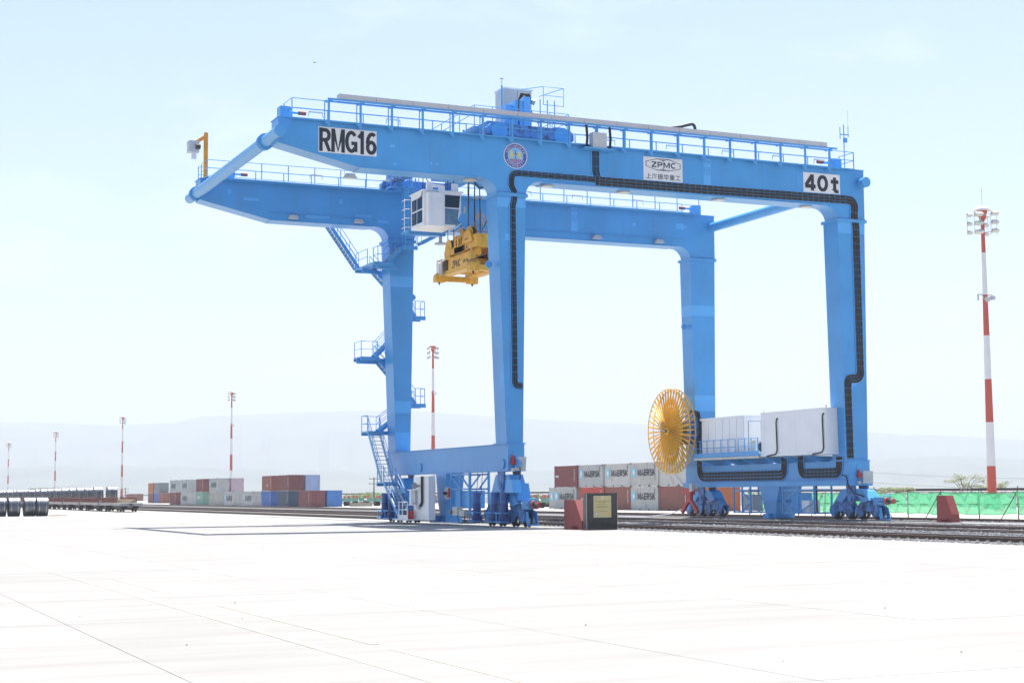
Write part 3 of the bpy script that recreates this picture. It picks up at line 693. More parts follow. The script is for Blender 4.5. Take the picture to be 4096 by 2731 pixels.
def bogie(xr, yc, z0, sill, motors, lead, half, near):
    b = MB()
    # yoke under the sill, main equalizer, two short equalizers
    b.prism([(yc-.5,sill),(yc+.5,sill),(yc+.32,sill-1.0),(yc+.12,sill-1.2),(yc-.12,sill-1.2),(yc-.32,sill-1.0)], 'x', xr-.55, xr-.45)
    b.prism([(yc-.5,sill),(yc+.5,sill),(yc+.32,sill-1.0),(yc+.12,sill-1.2),(yc-.12,sill-1.2),(yc-.32,sill-1.0)], 'x', xr+.45, xr+.55)
    b.cyl((xr-.62,yc,sill-.85),(xr+.62,yc,sill-.85),.17,n=14)
    eq = b.build('bogie_yoke', M['blue_bogie'] if z0 else M['blue_b'], crane)
    par = eq
    MB().prism([(yc-half-.45,1.35),(yc-half+.3,1.2),(yc-.45,1.75),(yc+.45,1.75),(yc+half-.3,1.2),(yc+half+.45,1.35),(yc+half-.1,1.95),(yc+.95,sill-.2),(yc-.95,sill-.2),(yc-half+.1,1.95)], 'x', xr-.46, xr+.46).build('equalizer_beam', M['blue'], par)
    for sg in (-1,1):
        y0 = yc+sg*half
        MB().prism([(y0-1.05,.95),(y0-.62,.95),(y0-.45,.62),(y0+.45,.62),(y0+.62,.95),(y0+1.05,.95),(y0+.5,1.5),(y0-.5,1.5)], 'x', xr-.3, xr+.3).build('short_equalizer', M['blue_bogie'], par)
        for s2 in (-1,1):
            yw = y0+s2*.8
            MB().prism([(yw-.2,.3),(yw+.2,.3),(yw+.46,.66),(yw+.36,1.0),(yw-.36,1.0),(yw-.46,.66)], 'x', xr-.36, xr-.2).build('wheel_box', M['blue_bogie'], par)
            MB().prism([(yw-.2,.3),(yw+.2,.3),(yw+.46,.66),(yw+.36,1.0),(yw-.36,1.0),(yw-.46,.66)], 'x', xr+.2, xr+.36).build('wheel_box', M['blue_bogie'], par)
            q = obj('wheel', wheel_me, par, Vector((xr,yw,.37+z0))-wl(par)); 
            q2 = obj('wheel_tread', tread_me, par, Vector((xr,yw,.37+z0))-wl(par))
    for ym in motors: motor(xr-.72, ym, par)
    return eq
bnl = bogie(38.75, 86.7, .01, 3.27, (85.85,87.2,89.95), True, 1.75, True)
bfl = bogie(38.75, 104.6, .01, 3.27, (106.6,105.2,103.1), False, 1.7, False)
bnr = bogie(63.26, 85.85, .1, 2.3, (), True, 1.4, True)
bfr = bogie(63.26, 104.7, .1, 2.3, (), False, 1.4, False)
# buffers and rail clamps ahead of the near bogies, rail sweeps
for xr, y0, par, z in ((38.75, 83.35, bnl, 0), (63.26, 82.95, bnr, 0)):
    MB().box(xr-.35, xr+.3, y0-.1, y0+.8, 1.05, 1.55).build('buffer_bracket', M['blue_b'], par)
    bf = MB().cyl((xr,y0-.1,1.3),(xr,y0-.75,1.3),.15,n=14).build('buffer', M['dark'], par, True)
    MB().cyl((xr,y0-.75,1.3),(xr,y0-.85,1.3),.17,n=14).build('buffer_face', M['coral'], par, True)
    MB().cyl((xr,y0-.1,1.3),(xr,y0-.25,1.3),.24,n=14).build('buffer_seat', M['coral'], par, True)
    MB().path([(xr-.25,y0,1.62),(xr-.25,y0-.5,1.66),(xr-.2,y0-.75,1.66),(xr-.2,y0-.75,1.3)], .035, 5).build('grab_rail', M['blue_patch'], par)
    MB().path([(xr-.36,y0+.2,1.3),(xr-.38,y0-.6,1.22),(xr-.3,y0-1.4,1.25),(xr-.1,y0-1.5,1.3),(xr,y0-.9,1.36)], .022, 5).build('loose_cable', M['cable'], par)
    MB().prism([(y0+.1,.9),(y0+.55,.9),(y0+.2,.12),(y0-.1,.12)], 'x', xr-.3, xr-.26).prism([(y0+.1,.9),(y0+.55,.9),(y0+.2,.12),(y0-.1,.12)], 'x', xr+.26, xr+.3).box(xr-.3,xr+.3,y0-.12,y0+.0,.1,.2).build('rail_guard', M['blue_b'], par)
hb = MB().prism([(84.4,2.0),(85.5,2.0),(85.4,2.75),(84.55,2.75)], 'x', 37.95, 38.5).build('control_box', M['blue_patch'], bnl)
hc = MB().frus((38.35,39.2,84.55,85.5), 1.55, (38.45,39.1,84.7,85.35), 2.55).build('housing', M['blue'], bnl)
# floodlight and beacons at sill corners
for x, z, y in ((38.9, 3.75, 85.3), (63.6, 2.9, 85.1)):
    f_ = MB().bar((x,85.6,z-.3),(x,y,z-.3),.08,.08).build('sill_floodlight', M['grey_box'], crane)
    MB().add([(x-.35,y+.1,z-.45),(x+.2,y-.2,z-.45),(x+.3,y-.1,z+.35),(x-.25,y+.2,z+.35),(x-.3,y+.25,z-.4),(x+.25,y-.05,z-.4),(x+.35,y+.02,z+.3),(x-.2,y+.32,z+.3)],
             [(0,1,2,3),(4,7,6,5),(0,4,5,1),(1,5,6,2),(2,6,7,3),(3,7,4,0)]).build('lamp_housing', M['lampglass'], f_)
    r_ = MB().box(x-.55, x-.3, 85.4, 85.6, z-.1, z+.25).cyl((x-.45,85.5,z+.25),(x-.45,85.5,z+.45),.07,n=8).build('red_siren', M['red'], crane)
    MB().box(x-.55, x-.35, 85.42, 85.6, z-.5, z-.3).build('junction_box', M['cream'], crane)
MB().path([(38.75,85.15,3.7),(38.75,85.1,3.2),(38.72,85.1,2.6),(38.6,85.2,1.9),(38.3,85.4,1.5)], .035, 5).build('tie_rope', M['cable'], crane)

# ------------------------------------------------------------------ fittings under the left sill
pn = MB().frus((38.15,39.3,95.5,96.75), 1.55, (38.1,39.36,95.1,96.95), 3.27).build('anchor_post', M['blue'], crane)
MB().box(38.0, 39.45, 95.3, 96.95, 1.47, 1.55).build('flange', M['blue_b'], pn)
MB().frus((38.2,39.3,95.4,96.3), .12, (38.15,39.3,95.5,96.75), 1.47).build('post_foot', M['blue'], pn)
MB().box(37.75, 38.25, 96.4, 97.2, .12, .58).build('foot_box', M['blue_b'], pn)
MB().bar((37.7,97.2,.5),(37.7,96.6,1.35),.1,.08).box(37.6,37.8,97.1,97.35,.3,.55).build('lever', M['blue_b'], pn)
dd = MB().cyl((37.95,94.75,2.0),(38.1,94.75,2.0),.42,n=24).build('warning_disc', M['grey_box'], pn, True)
MB().cyl((37.75,94.75,2.0),(37.95,94.75,2.0),.1,n=10).build('disc_hub', M['dark'], pn)
MB().box(37.85, 38.1, 94.1, 94.4, 1.75, 2.1).cyl((37.95,94.25,2.1),(37.95,94.25,2.3),.08,n=8).build('red_siren', M['red'], pn)
# lattice cage with cabinets
cg = MB()
yA, yB, xA, xB = 90.9, 93.9, 37.9, 39.3
for y in (yA, yB, 92.35):
    cg.box(xA,xA+.12,y-.06,y+.06,.55,3.27)
for y in (yA, yB): cg.box(xB-.12,xB,y-.06,y+.06,.55,3.27)
for z in (.6, 2.2, 3.1):
    for x in (xA, xB-.12): cg.box(x,x+.1,yA,yB,z,z+.1)
for a_, b_ in ((yA,92.35),(92.35,yB)):
    cg.bar((xA+.05,a_,2.3),(xA+.05,b_,3.1),.08,.08); cg.bar((xB-.05,a_,3.1),(xB-.05,b_,2.3),.08,.08)
cg.build('lattice_cage', M['blue_rail'], crane)
MB().box(38.1, 39.1, 91.2, 93.6, 1.05, 2.15).build('blue_cabinet', M['blue_patch'], crane)
MB().box(37.55, 37.95, 92.0, 92.75, .62, 1.15).build('cream_box', M['cream'], crane)
MB().box(37.6, 37.95, 91.0, 91.8, .6, .95).build('cream_box', M['cream'], crane)
MB().cyl((37.4,92.9,.85),(37.75,92.9,.85),.13,n=10).build('siren_horn', M['wagon_grey'], crane)
MB().path([(37.7,92.3,.6),(37.7,92.0,.2),(37.7,91.6,.12),(37.7,91.2,.3),(37.7,91.1,.6)], .03, 5).build('loose_cable', M['cable'], crane)
for y in (90.4, 89.7): MB().path([(38.3,y,3.3),(38.2,y-.15,2.6),(38.2,y,1.9)], .02, 4).build('loose_cable', M['cable'], crane)
# white electric cabinet and access platform
wc = MB().box(36.95, 37.4, 95.3, 98.0, .3, 3.1).build('white_cabinet', M['white'], crane)
MB().box(36.8, 37.0, 97.95, 98.4, 1.3, 2.25).build('side_box', M['white'], wc)
MB().box(36.78, 36.94, 97.3, 98.1, 1.35, 2.15).build('grey_panel', M['grey_box'], wc)
for z in (1.24,2.2): MB().box(36.7, 37.1, 97.1, 98.5, z, z+.06).build('panel_shelf', M['white'], wc)
MB().cyl((36.9,97.2,2.5),(36.6,96.95,2.5),.08,.22,n=14).build('horn', M['wagon_grey'], wc, True)
MB().box(36.8, 36.94, 96.7, 97.15, 1.0, 1.3).build('grey_box', M['grey_box'], wc)
cb = MB()
for k in range(4): cb.path([(36.88,96.15+.1*k,3.1),(36.88,96.15+.1*k,1.5),(36.88,96.35+.1*k,1.2),(36.88,96.8,1.15)], .03, 5)
cb.build('cable_bundle', M['cable'], wc)
pf = MB().box(36.3, 37.6, 97.4, 100.3, .26, .34).build('access_platform', M['white'], crane)
MB().box(36.3, 36.33, 97.4, 99.2, .34, .62).build('toe_board', M['white'], pf)
rl = MB().path([(36.32,97.5,.62),(36.32,97.5,1.45),(36.32,99.1,1.45),(36.32,99.1,.34)], .04, 6).path([(36.32,97.5,.95),(36.32,99.1,.95)], .03, 6).cyl((36.32,98.4,.4),(36.32,98.4,1.45),.04,n=6)
rl.build('platform_rail', M['white'], pf)
for y in (98.2, 97.75):
    fe = thing('fire_extinguisher', 'red fire extinguisher on the white crane access platform', 'extinguisher', (36.75, y, .345), 'extinguishers on the crane platform')
    MB().cyl((36.75,y,.345),(36.75,y,.8),.11,n=14).ball((36.75,y,.8),.11,.11,.1,12,5,0).build('cylinder', M['red'], fe, True)
    MB().cyl((36.75,y,.88),(36.75,y,.98),.03,n=8).bar((36.75,y-.1,.97),(36.75,y+.08,.99),.03,.03).build('valve', M['dark'], fe)
    MB().path([(36.75,y+.05,.93),(36.65,y+.14,.85),(36.65,y+.13,.5)], .014, 4).build('hose', M['cable'], fe)

# ------------------------------------------------------------------ stairs
def flight(p, q, wd, axis, name='stair_flight', rails=(1,1), n=None):
    """stairs between points p (low) and q (high); axis = width direction"""
    p = Vector(p); q = Vector(q); wv = Vector(axis).normalized()*wd; st_ = MB()
    st_.bar(p-wv*.02, q-wv*.02, .05, .24); st_.bar(p+wv*1.02, q+wv*1.02, .05, .24)
    s_ = st_.build(name, M['blue_b'], crane); off = wl(s_)
    run = (q-p); n = n or max(3, round(run.z/.24)); hor = Vector((run.x, run.y, 0)).normalized()*.26
    tm = MB().add([Vector((0,0,0)), wv, wv+hor, hor, Vector((0,0,.04)), wv+Vector((0,0,.04)), wv+hor+Vector((0,0,.04)), hor+Vector((0,0,.04))],
                  [(0,3,2,1),(4,5,6,7),(0,1,5,4),(1,2,6,5),(2,3,7,6),(3,0,4,7)]).mesh('tread', M['grey_tread'])
    for i in range(n): obj('tread', tm, s_, p+run*((i+.5)/n)-hor*.5-off)
    z = Vector((0,0,1))
    for k, on in enumerate(rails):
        if not on: continue
        b = wv*k; hr = MB()
        hr.path([p+b+z*1.0, q+b+z*1.0], .024, 5); hr.path([p+b+z*.55, q+b+z*.55], .02, 5)
        m_ = max(2, round(run.length/1.3))
        for i in range(m_+1): hr.path([p+b+run*(i/m_), p+b+run*(i/m_)+z], .022, 4)
        hr.build('stair_rail', M['blue_rail'], s_)
    return s_
M['grey_tread'] = pm('galvanised_tread', (.42,.42,.4), .6, .3, var=.1)
def landing(x0, x1, y0, y1, z, rail_pts, name='landing'):
    l = MB().box(x0, x1, y0, y1, z-.1, z).box(x0,x1,y0,y0+.06,z-.28,z-.1).box(x0,x1,y1-.06,y1,z-.28,z-.1).build(name, M['blue_b'], crane)
    off = wl(l); hr = MB()
    for h in (1.1,.55): hr.path([Vector(p)+Vector((0,0,z+h)) for p in rail_pts], .024, 5)
    for p in rail_pts: hr.cyl(Vector(p)+Vector((0,0,z)), Vector(p)+Vector((0,0,z+1.1)), .028, n=5)
    hr.build('landing_rail', M['blue_rail'], l); return l
# lower flights beside the far left leg
flight((36.75,100.1,.34),(36.75,103.2,2.75),.8,(1,0,0))
landing(36.7, 37.7, 103.1, 104.6, 2.8, [(36.72,103.2,0),(36.72,104.5,0)])
flight((36.75,103.7,2.8),(36.75,106.5,6.35),.8,(1,0,0), n=13)
landing(36.7, 38.3, 106.3, 107.9, 6.4, [(36.72,106.6,0),(36.72,107.85,0),(38.1,107.85,0)])
# zig-zag behind the leg
S0, S1 = 106.75, 107.6
flight((37.7,S0,6.4),(40.3,S0,8.35),.8,(0,1,0))
landing(40.3, 41.15, S0-.1, S1+.15, 8.4, [(40.4,S0,0),(41.1,S0,0),(41.1,S1,0)])
flight((40.4,S0,8.4),(37.5,S0,11.6),.8,(0,1,0))
landing(36.15, 37.55, S0-.35, S1+.4, 11.65, [(37.4,S0-.3,0),(36.2,S0-.3,0),(36.2,S1+.35,0)])
flight((37.4,S0,11.7),(40.3,S0,14.65),.8,(0,1,0))
landing(40.3, 41.15, S0-.1, S1+.15, 14.7, [(40.4,S0,0),(41.1,S0,0),(41.1,S1,0)])
flight((40.4,S0,14.7),(37.2,S0,18.0),.8,(0,1,0))
landing(36.2, 37.65, 103.7, S1+.3, 18.05, [(36.25,S1+.2,0),(36.25,105.3,0)])
landing(36.4, 37.6, 103.6, 104.7, 18.04, [(36.45,104.6,0),(36.45,103.65,0),(37.3,103.65,0)])
MB().bar((36.3,106.6,17.8),(38.6,106.6,17.6),.12,.3).build('landing_bracket', M['blue_b'], crane)
MB().bar((36.5,104.1,17.8),(38.0,104.1,17.7),.12,.3).build('landing_bracket', M['blue_b'], crane)
MB().bar((36.1,107.2,11.4),(38.6,107.2,11.4),.12,.4).build('landing_bracket', M['blue_b'], crane)
flight((36.3,S0+.6,18.05),(33.6,S0+.6,21.8),.8,(0,1,0))
# access to the cab
flight((37.2,103.7,18.05),(38.3,103.7,19.2),.8,(0,1,0))
landing(38.2, 39.2, 103.1, 104.6, 19.2, [(38.3,103.15,0),(39.1,103.15,0)])
flight((39.0,101.8,19.2),(41.2,101.8,20.4),.8,(0,1,0))
lp = MB().box(37.2, 39.9, 99.6, 101.0, 19.55, 19.7).box(37.2,39.9,99.6,99.7,19.4,19.55)
lpo = lp.build('cab_walkway', M['blue_b'], crane)
hr = MB()
for h in (.6,1.15,1.7): hr.path([(39.9,99.65,19.7+h),(37.25,99.65,19.7+h),(37.25,101,19.7+h)], .025, 5)
for x in (37.25,38.2,39.1,39.9): hr.cyl((x,99.65,19.7),(x,99.65,21.4),.025,n=5)
hr.build('walkway_rail', M['blue_rail'], lpo)
ld = MB()
for x in (37.15, 37.6): ld.box(x-.03,x+.03,99.3,99.36,19.4,23.2)
for i in range(12): ld.box(37.15,37.6,99.31,99.35,19.6+.3*i,19.64+.3*i)
ld.build('access_ladder', M['blue_rail'], crane)
MB().cyl((39.6,99.8,19.4),(39.6,99.8,18.95),.12,n=10).cyl((39.6,99.8,18.95),(39.6,99.8,18.85),.38,.42,n=16).build('downlight', M['grey_box'], crane, True)

# ------------------------------------------------------------------ right side: electric houses
def house(x0, x1, y0, y1, z0, z1, name, nrib):
    h = MB().box(x0, x1, y0, y1, z0, z1).build(name, M['wagon_grey'], crane)
    MB().box(x0-.12, x1+.12, y0-.12, y1+.12, z1+.001, z1+.16).build('roof', M['white'], h)
    if nrib:
        for i in range(nrib):
            a_ = y0+(y1-y0)*i/nrib
            MB().box(x0-.03, x0-.002, a_+.025, a_+(y1-y0)/nrib-.025, z0, z1).build('wall_panel', M['white'], h)
    return h
XE = 61.45
EY0, EY1 = un(3298,1632,X=XE).y, un(3043,1653,X=XE).y
e1_ = MB().box(XE, 64.0, EY0, EY1, 4.55, 7.37).build('electric_house', M['white'], crane)
MB().box(XE-.04, 64.04, EY0-.05, EY1+.05, 7.372, 7.42).build('roof', M['white'], e1_)
MB().box(XE-.05, 64.05, EY0-.05, EY1+.05, 4.37, 4.549).build('base_frame', M['white'], e1_)
for k in range(22): MB().box(XE+.03+.115*k, XE+.1+.115*k, EY0-.02, EY0-.002, 4.62, 7.34).build('wall_rib', M['white'], e1_)
for y, zt in ((un(3107,1680,X=XE).y,6.95),(un(3292,1665,X=XE).y,7.05)):
    MB().path([(XE-.01,y-.15,zt),(XE-.06,y-.05,zt-.05),(XE-.07,y,zt-.3),(XE-.07,y-.06,4.8),(XE-.07,y+.1,4.5),(XE-.07,y+1.2,4.4)], .05, 6).build('wall_cable', M['cable'], e1_)
for y in (EY0+.1, EY1-.1): MB().cyl((XE+.2,y,7.42),(XE+.2,y,7.6),.05,n=6).build('roof_knob', M['grey_box'], e1_)
E2A, E2B = un(2979,1657,X=61.6).y+.12, un(2804,1670,X=61.6).y-.12
e2_ = house(XE+.15, 63.9, E2A, E2B, 4.6, 7.22, 'electric_house', 6)
MB().box(XE+.13, 63.92, E2A-.03, E2A-.002, 4.6, 7.22).build('end_wall', M['white'], e2_)
MB().box(XE+.46, XE+1.54, E2A-.045, E2A-.031, 4.68, 6.98).build('door_frame', M['wagon_grey'], e2_)
MB().box(XE+.5, XE+1.5, E2A-.07, E2A-.046, 4.7, 6.95).build('door', M['white'], e2_)
for k in range(2):
    ac = MB().box(XE+.25+1.15*k, XE+1.3+1.15*k, E2A-1.3, E2A-.8, 4.6, 5.55).build('air_conditioner', M['cream'], crane)
    MB().cyl((XE+.78+1.15*k,E2A-1.31,5.1),(XE+.78+1.15*k,E2A-1.35,5.1),.36,n=20).build('fan_grille', M['dark'], ac)
MB().box(61.2, 63.9, EY1+.06, 103.3, 4.45, 4.59).build('house_platform', M['blue_b'], crane)
MB().box(61.25, 63.9, EY1+.1, 103.2, 4.3, 4.44).build('platform_beams', M['cream'], crane)
handrail([(61.25,103.2,4.6),(61.25,97.4,4.6)], step=1.0); handrail([(61.25,97.0,4.6),(61.25,EY1+.15,4.6)], step=.9)
MB().box(61.22, 61.25, EY1+.1, 103.2, 4.6, 4.78).build('toe_board', M['blue_b'], crane)
for y in (99.9, 101.6): MB().cyl((61.3,y,5.15),(61.3,y-.5,5.15),.05,n=6).build('walkway_lamp', M['lampglass'], crane)
for y in (88.6, 91.2, 93.6, 96.6, 98.9, 102.2):
    MB().prism([(61.3,4.3),(64.0,4.3),(63.9,3.9),(62.5,3.9)], 'y', y, y+.5).box(62.4,64.0,y+.1,y+.4,3.9,3.95).build('house_bracket', M['blue_b'], crane)
MB().path([(62.6,100.5,4.2),(62.6,96.8,4.2)], .03, 5).build('loose_cable', M['cable'], crane)
# cable trays along the right sill
xs = 62.46
def loft(pts, wd, nc, mt='cable_dust'): ladder(pts, wd, nc, norm=(-1,0,0), r=.024, rung=.4, mt=mt)
loft([(xs,93.0,4.3)]+bend((xs,93.0,4.3),(xs,93.0,3.1),(xs,100,3.1),.5)+[(xs,101,3.1)]+bend((xs,101,3.1),(xs,104.3,3.1),(xs,104.3,6),.6)+[(xs,104.3,6.2)], .75, 15)
loft([(xs,91.0,4.35)]+bend((xs,91.0,4.35),(xs,91.0,3.15),(xs,86,3.15),.5)+bend((xs,89,3.15),(xs,86.6,3.15),(xs,86.6,5),.5)+[(xs,86.6,4.2)], .7, 14)
ladder([(62.7,YF-.01,3.5),(62.7,YF-.01,7.2),(62.55,YF-.01,7.9),(61.9,YF-.01,8.0)], .4, 4, r=.04)
MB().path([(62.3,86.2,3.0),(62.3,85.7,2.9),(62.3,85.5,2.3),(62.5,85.2,1.8),(62.8,84.5,1.6)], .05, 5).build('loose_cable', M['cable'], crane)
# anchor post and cages under the right sill
pr = MB().frus((62.4,64.1,94.0,95.7), 1.25, (62.3,64.2,93.5,96.0), 2.3).build('anchor_post', M['blue'], crane)
MB().box(62.25, 64.2, 93.85, 95.9, 1.18, 1.25).build('flange', M['blue_b'], pr)
MB().frus((62.45,64.0,94.2,95.4), .12, (62.4,64.1,94.0,95.7), 1.18).build('post_foot', M['blue'], pr)
MB().box(62.1, 62.5, 94.6, 95.3, .1, .42).build('foot_box', M['blue_b'], pr)
def cage(y0, y1):
    c = MB(); x0, x1 = 62.2, 63.6
    for y in (y0, (y0+y1)/2, y1):
        for x in (x0, x1): c.box(x-.05,x+.05,y-.05,y+.05,.42,2.3)
    for z in (.45, 2.0):
        for x in (x0, x1): c.box(x-.05,x+.05,y0,y1,z,z+.1)
        for y in (y0, y1): c.box(x0,x1,y-.05,y+.05,z,z+.1)
    m_ = (y0+y1)/2
    for a_, b_, z0, z1 in ((y0,m_,2.0,1.25),(y0,m_,.5,1.25),): c.bar((x0,a_,z1),(x0,b_,z0),.07,.07)
    if y1-y0 > 3: c.bar((x0,m_,2.0),(x0,y1,1.25),.07,.07); c.bar((x0,m_,.5),(x0,y1,1.25),.07,.07)
    return c.build('lattice_cage', M['blue_rail'], crane)
cage(97.0, 99.2); MB().box(62.6, 63.4, 97.3, 98.8, .6, 1.75).build('grey_cabinet', M['grey_box'], crane)
cage(89.2, 92.9); MB().box(62.7, 63.4, 91.2, 92.6, .55, 1.85).build('blue_cabinet', M['blue_patch'], crane); MB().box(62.35, 63.2, 90.0, 90.9, .5, 1.35).build('white_cabinet', M['white'], crane)
MB().cyl((62.75,89.7,.5),(62.75,89.7,2.3),.06,n=6).build('cage_pipe', M['cable'], crane)
# antennas
at = MB().cyl((62.9,85.8,23.3),(62.9,85.8,26.2),.035,n=6); at.box(62.6,63.3,85.77,85.83,25.5,25.56); at.cyl((62.6,85.8,25.2),(62.6,85.8,26.0),.03,n=6); at.cyl((63.25,85.8,25.4),(63.25,85.8,26.1),.025,n=6); at.box(62.9,63.1,85.7,85.9,25.0,25.3)
at.build('antenna', M['blue_rail'], crane); MB().cyl((63.25,85.8,26.1),(63.25,85.8,27.2),.012,n=4).build('antenna_whip', M['grey_box'], crane)
# orange hoist davit at the far girder end
dv = MB().cyl((24.6,YF+.1,23.24),(24.6,YF+.1,26.35),.15,n=12).build('davit', M['orange'], crane, True)
MB().bar((24.6,YF+.1,26.1),(23.7,YF+.1,25.5),.16,.22).build('davit_arm', M['orange'], dv)
MB().box(23.4, 24.1, YF-.15, YF+.5, 24.95, 25.7).build('hoist_cover', M['grey_box'], dv)
MB().cyl((23.85,YF-.2,25.3),(24.15,YF-.2,25.3),.18,n=10).build('hoist_motor', M['wagon_dark'], dv)
MB().box(23.65, 23.95, YF, YF+.3, 24.5, 24.95).build('chain_bag', M['sign_white'], dv)

# ------------------------------------------------------------------ cable reel
RX, RY, RZ = 60.8, 105.78, 6.58
reel = MB().cyl((RX-.25,RY,RZ),(RX+.9,RY,RZ),.32,n=20).build('cable_reel', M['reel_yellow'], crane, True)
def ring(mb, r, x, rr_=.03, n=64): return mb.path([(x, RY+r*math.cos(2*math.pi*i/n), RZ+r*math.sin(2*math.pi*i/n)) for i in range(n)], rr_, 5, True)
for x, r in ((RX-.18,3.2),(RX+.28,3.2)): ring(MB(), r, x, .04).build('rim', M['reel_yellow'], reel, True)
ring(MB(), 1.55, RX+.05, .1).build('drum', M['reel_yellow'], reel, True)
dr = MB().cyl((RX-.02,RY,RZ),(RX+.12,RY,RZ),1.55,n=40).build('drum_plate', M['reel_yellow'], reel)
off = wl(reel)
def spoke_mesh(x_out, x_in, wo, wi, name):
    # folded channel bar, apex outward
    mb = MB(); r0, r1 = .3, 3.17
    V = []
    for r, wd, x in ((r0,wi,x_in),(r1-.1,wo,x_out),(r1,wo*.2,x_out)):
        for t, dx in ((-1,.03),(0,-.05),(1,.03)): V.append((x+dx, t*wd/2, r)); 
        for t, dx in ((-1,.06),(0,-.02),(1,.06)): V.append((x+dx, t*wd/2, r))
    F = []
    for s_ in (0,6):
        F += [(s_,s_+1,s_+7,s_+6),(s_+1,s_+2,s_+8,s_+7),(s_+3,s_+9,s_+10,s_+4),(s_+4,s_+10,s_+11,s_+5),(s_,s_+6,s_+9,s_+3),(s_+2,s_+5,s_+11,s_+8)]
    return mb.add(V, F).mesh(name, M['reel_yellow'])
sa = spoke_mesh(-.18, -.32, .15, .035, 'spoke'); sb = spoke_mesh(.28, .2, .085, .03, 'spoke')
NS = 44
for i in range(NS):
    for k, sm in enumerate((sa, sb)):
        s_ = obj('spoke', sm, reel, Vector((RX,RY,RZ))-off); s_.rotation_euler.x = 2*math.pi*i/NS
MB().cyl((RX-.42,RY,RZ),(RX-.2,RY,RZ),.24,.34,n=24).build('hub', M['reel_yellow'], reel, True)
MB().cyl((RX-.45,RY,RZ),(RX-.421,RY,RZ),.15,n=16).build('hub_cap', M['wagon_dark'], reel, True)
MB().path([(RX-.45,RY+.1,RZ),(RX-.5,RY+.7,RZ+.15),(RX-.4,RY+1.2,RZ+.5),(RX-.1,RY+1.3,RZ+.9)], .03, 5).build('feed_cable', M['grey_box'], reel)
mt_ = MB().box(RX+.9, 62.4, RY-.8, RY+.6, RZ-1.0, RZ+.7)
mt_.box(RX+.6,62.4,RY-1.3,RY-.8,RZ-.5,RZ+.4).build('reel_drive', M['blue_bogie'], crane)
# red cable guide below the reel
cgx, cgy = 61.3, 103.95
tp = MB().box(cgx-.2, cgx+.2, cgy-.45, cgy+.5, 1.75, 2.2).box(cgx-.1,cgx+.1,cgy-.95,cgy+1.05,2.0,2.12).prism([(cgy-.3,1.75),(cgy+.3,1.75),(cgy+.25,1.2),(cgy-.25,1.2)], 'x', cgx-.12, cgx+.12)
for sg in (-1,1): tp.bar((cgx,cgy+sg*.15,1.35),(cgx,cgy+sg*1.15,.45),.2,.26)
tp.build('cable_guide', M['red'], crane)
MB().box(cgx-.25, cgx+.15, cgy-.75, cgy-.35, 2.0, 2.6).build('junction_box', M['grey_box'], crane)
MB().path([(RX,RY-.3,3.5),(cgx,cgy+.45,2.2),(cgx,cgy+.4,1.6)], .03, 5).path([(cgx,cgy+.6,.8),(cgx-.3,cgy+2.5,.3),(cgx-.6,cgy+6,.06),(cgx-.9,cgy+30,.06)], .035, 5).build('supply_cable', M['grey_box'], crane)
# ------------------------------------------------------------------ trolley with operator cab
tro = thing('crane_trolley', 'blue hoist trolley with white operator cab riding on the crane girders', 'trolley', (40.2, 96, 23.36))
for y in (YN+.85, YF+.7):
    MB().prism([(37.3,23.5),(43.1,23.5),(43.1,23.9),(42.8,24.2),(37.6,24.2),(37.3,23.9)], 'y', y-.3, y+.3).build('end_truck', M['blue_bogie'], tro)
    for x in (38.1, 42.3):
        MB().cyl((x,y-.12,23.62),(x,y+.12,23.62),.26,n=18).build('wheel', M['steel'], tro, True)
        MB().prism(arc(x,23.75,.55,0,360,10)[:-1], 'y', y-.34, y-.31).build('wheel_cover', M['blue_b'], tro)
for x in (37.9, 42.4): MB().box(x-.3, x+.3, YN+1.2, YF+.4, 23.75, 24.45).build('cross_beam', M['blue_bogie'], tro)
MB().box(37.9, 42.5, 90.5, 101.5, 24.35, 24.5).build('deck', M['blue_b'], tro)
# hoist drum, motors, gearbox
MB().cyl((38.4,96,25.2),(41.8,96,25.2),.65,n=24).build('hoist_drum', M['blue'], tro, True)
MB().box(41.6, 42.4, 95.2, 96.8, 24.5, 26.0).build('gearbox', M['blue_dark'], tro)
for y in (93.2, 98.6): MB().cyl((38.6,y,24.95),(39.9,y,24.95),.35,n=16).build('hoist_motor', M['blue_dark'], tro, True)
MB().frus((38.1,39.6,91,92.4), 24.5, (38.4,39.3,91.2,92.2), 25.1).build('machine_cover', M['blue_bogie'], tro)
MB().box(40.2, 41.6, 90.6, 91.6, 24.5, 25.2).build('machine_cover', M['blue_bogie'], tro)
cbt = MB().box(40.9, 42.9, 92.0, 93.3, 24.9, 27.95).build('electric_cabinet', M['grey_box'], tro)
MB().box(40.82, 42.98, 91.92, 93.4, 27.952, 28.05).build('cabinet_roof', M['white'], cbt)
MB().box(41.88, 41.9, 91.994, 91.999, 25, 27.9).build('cabinet_seam', M['dark'], cbt)
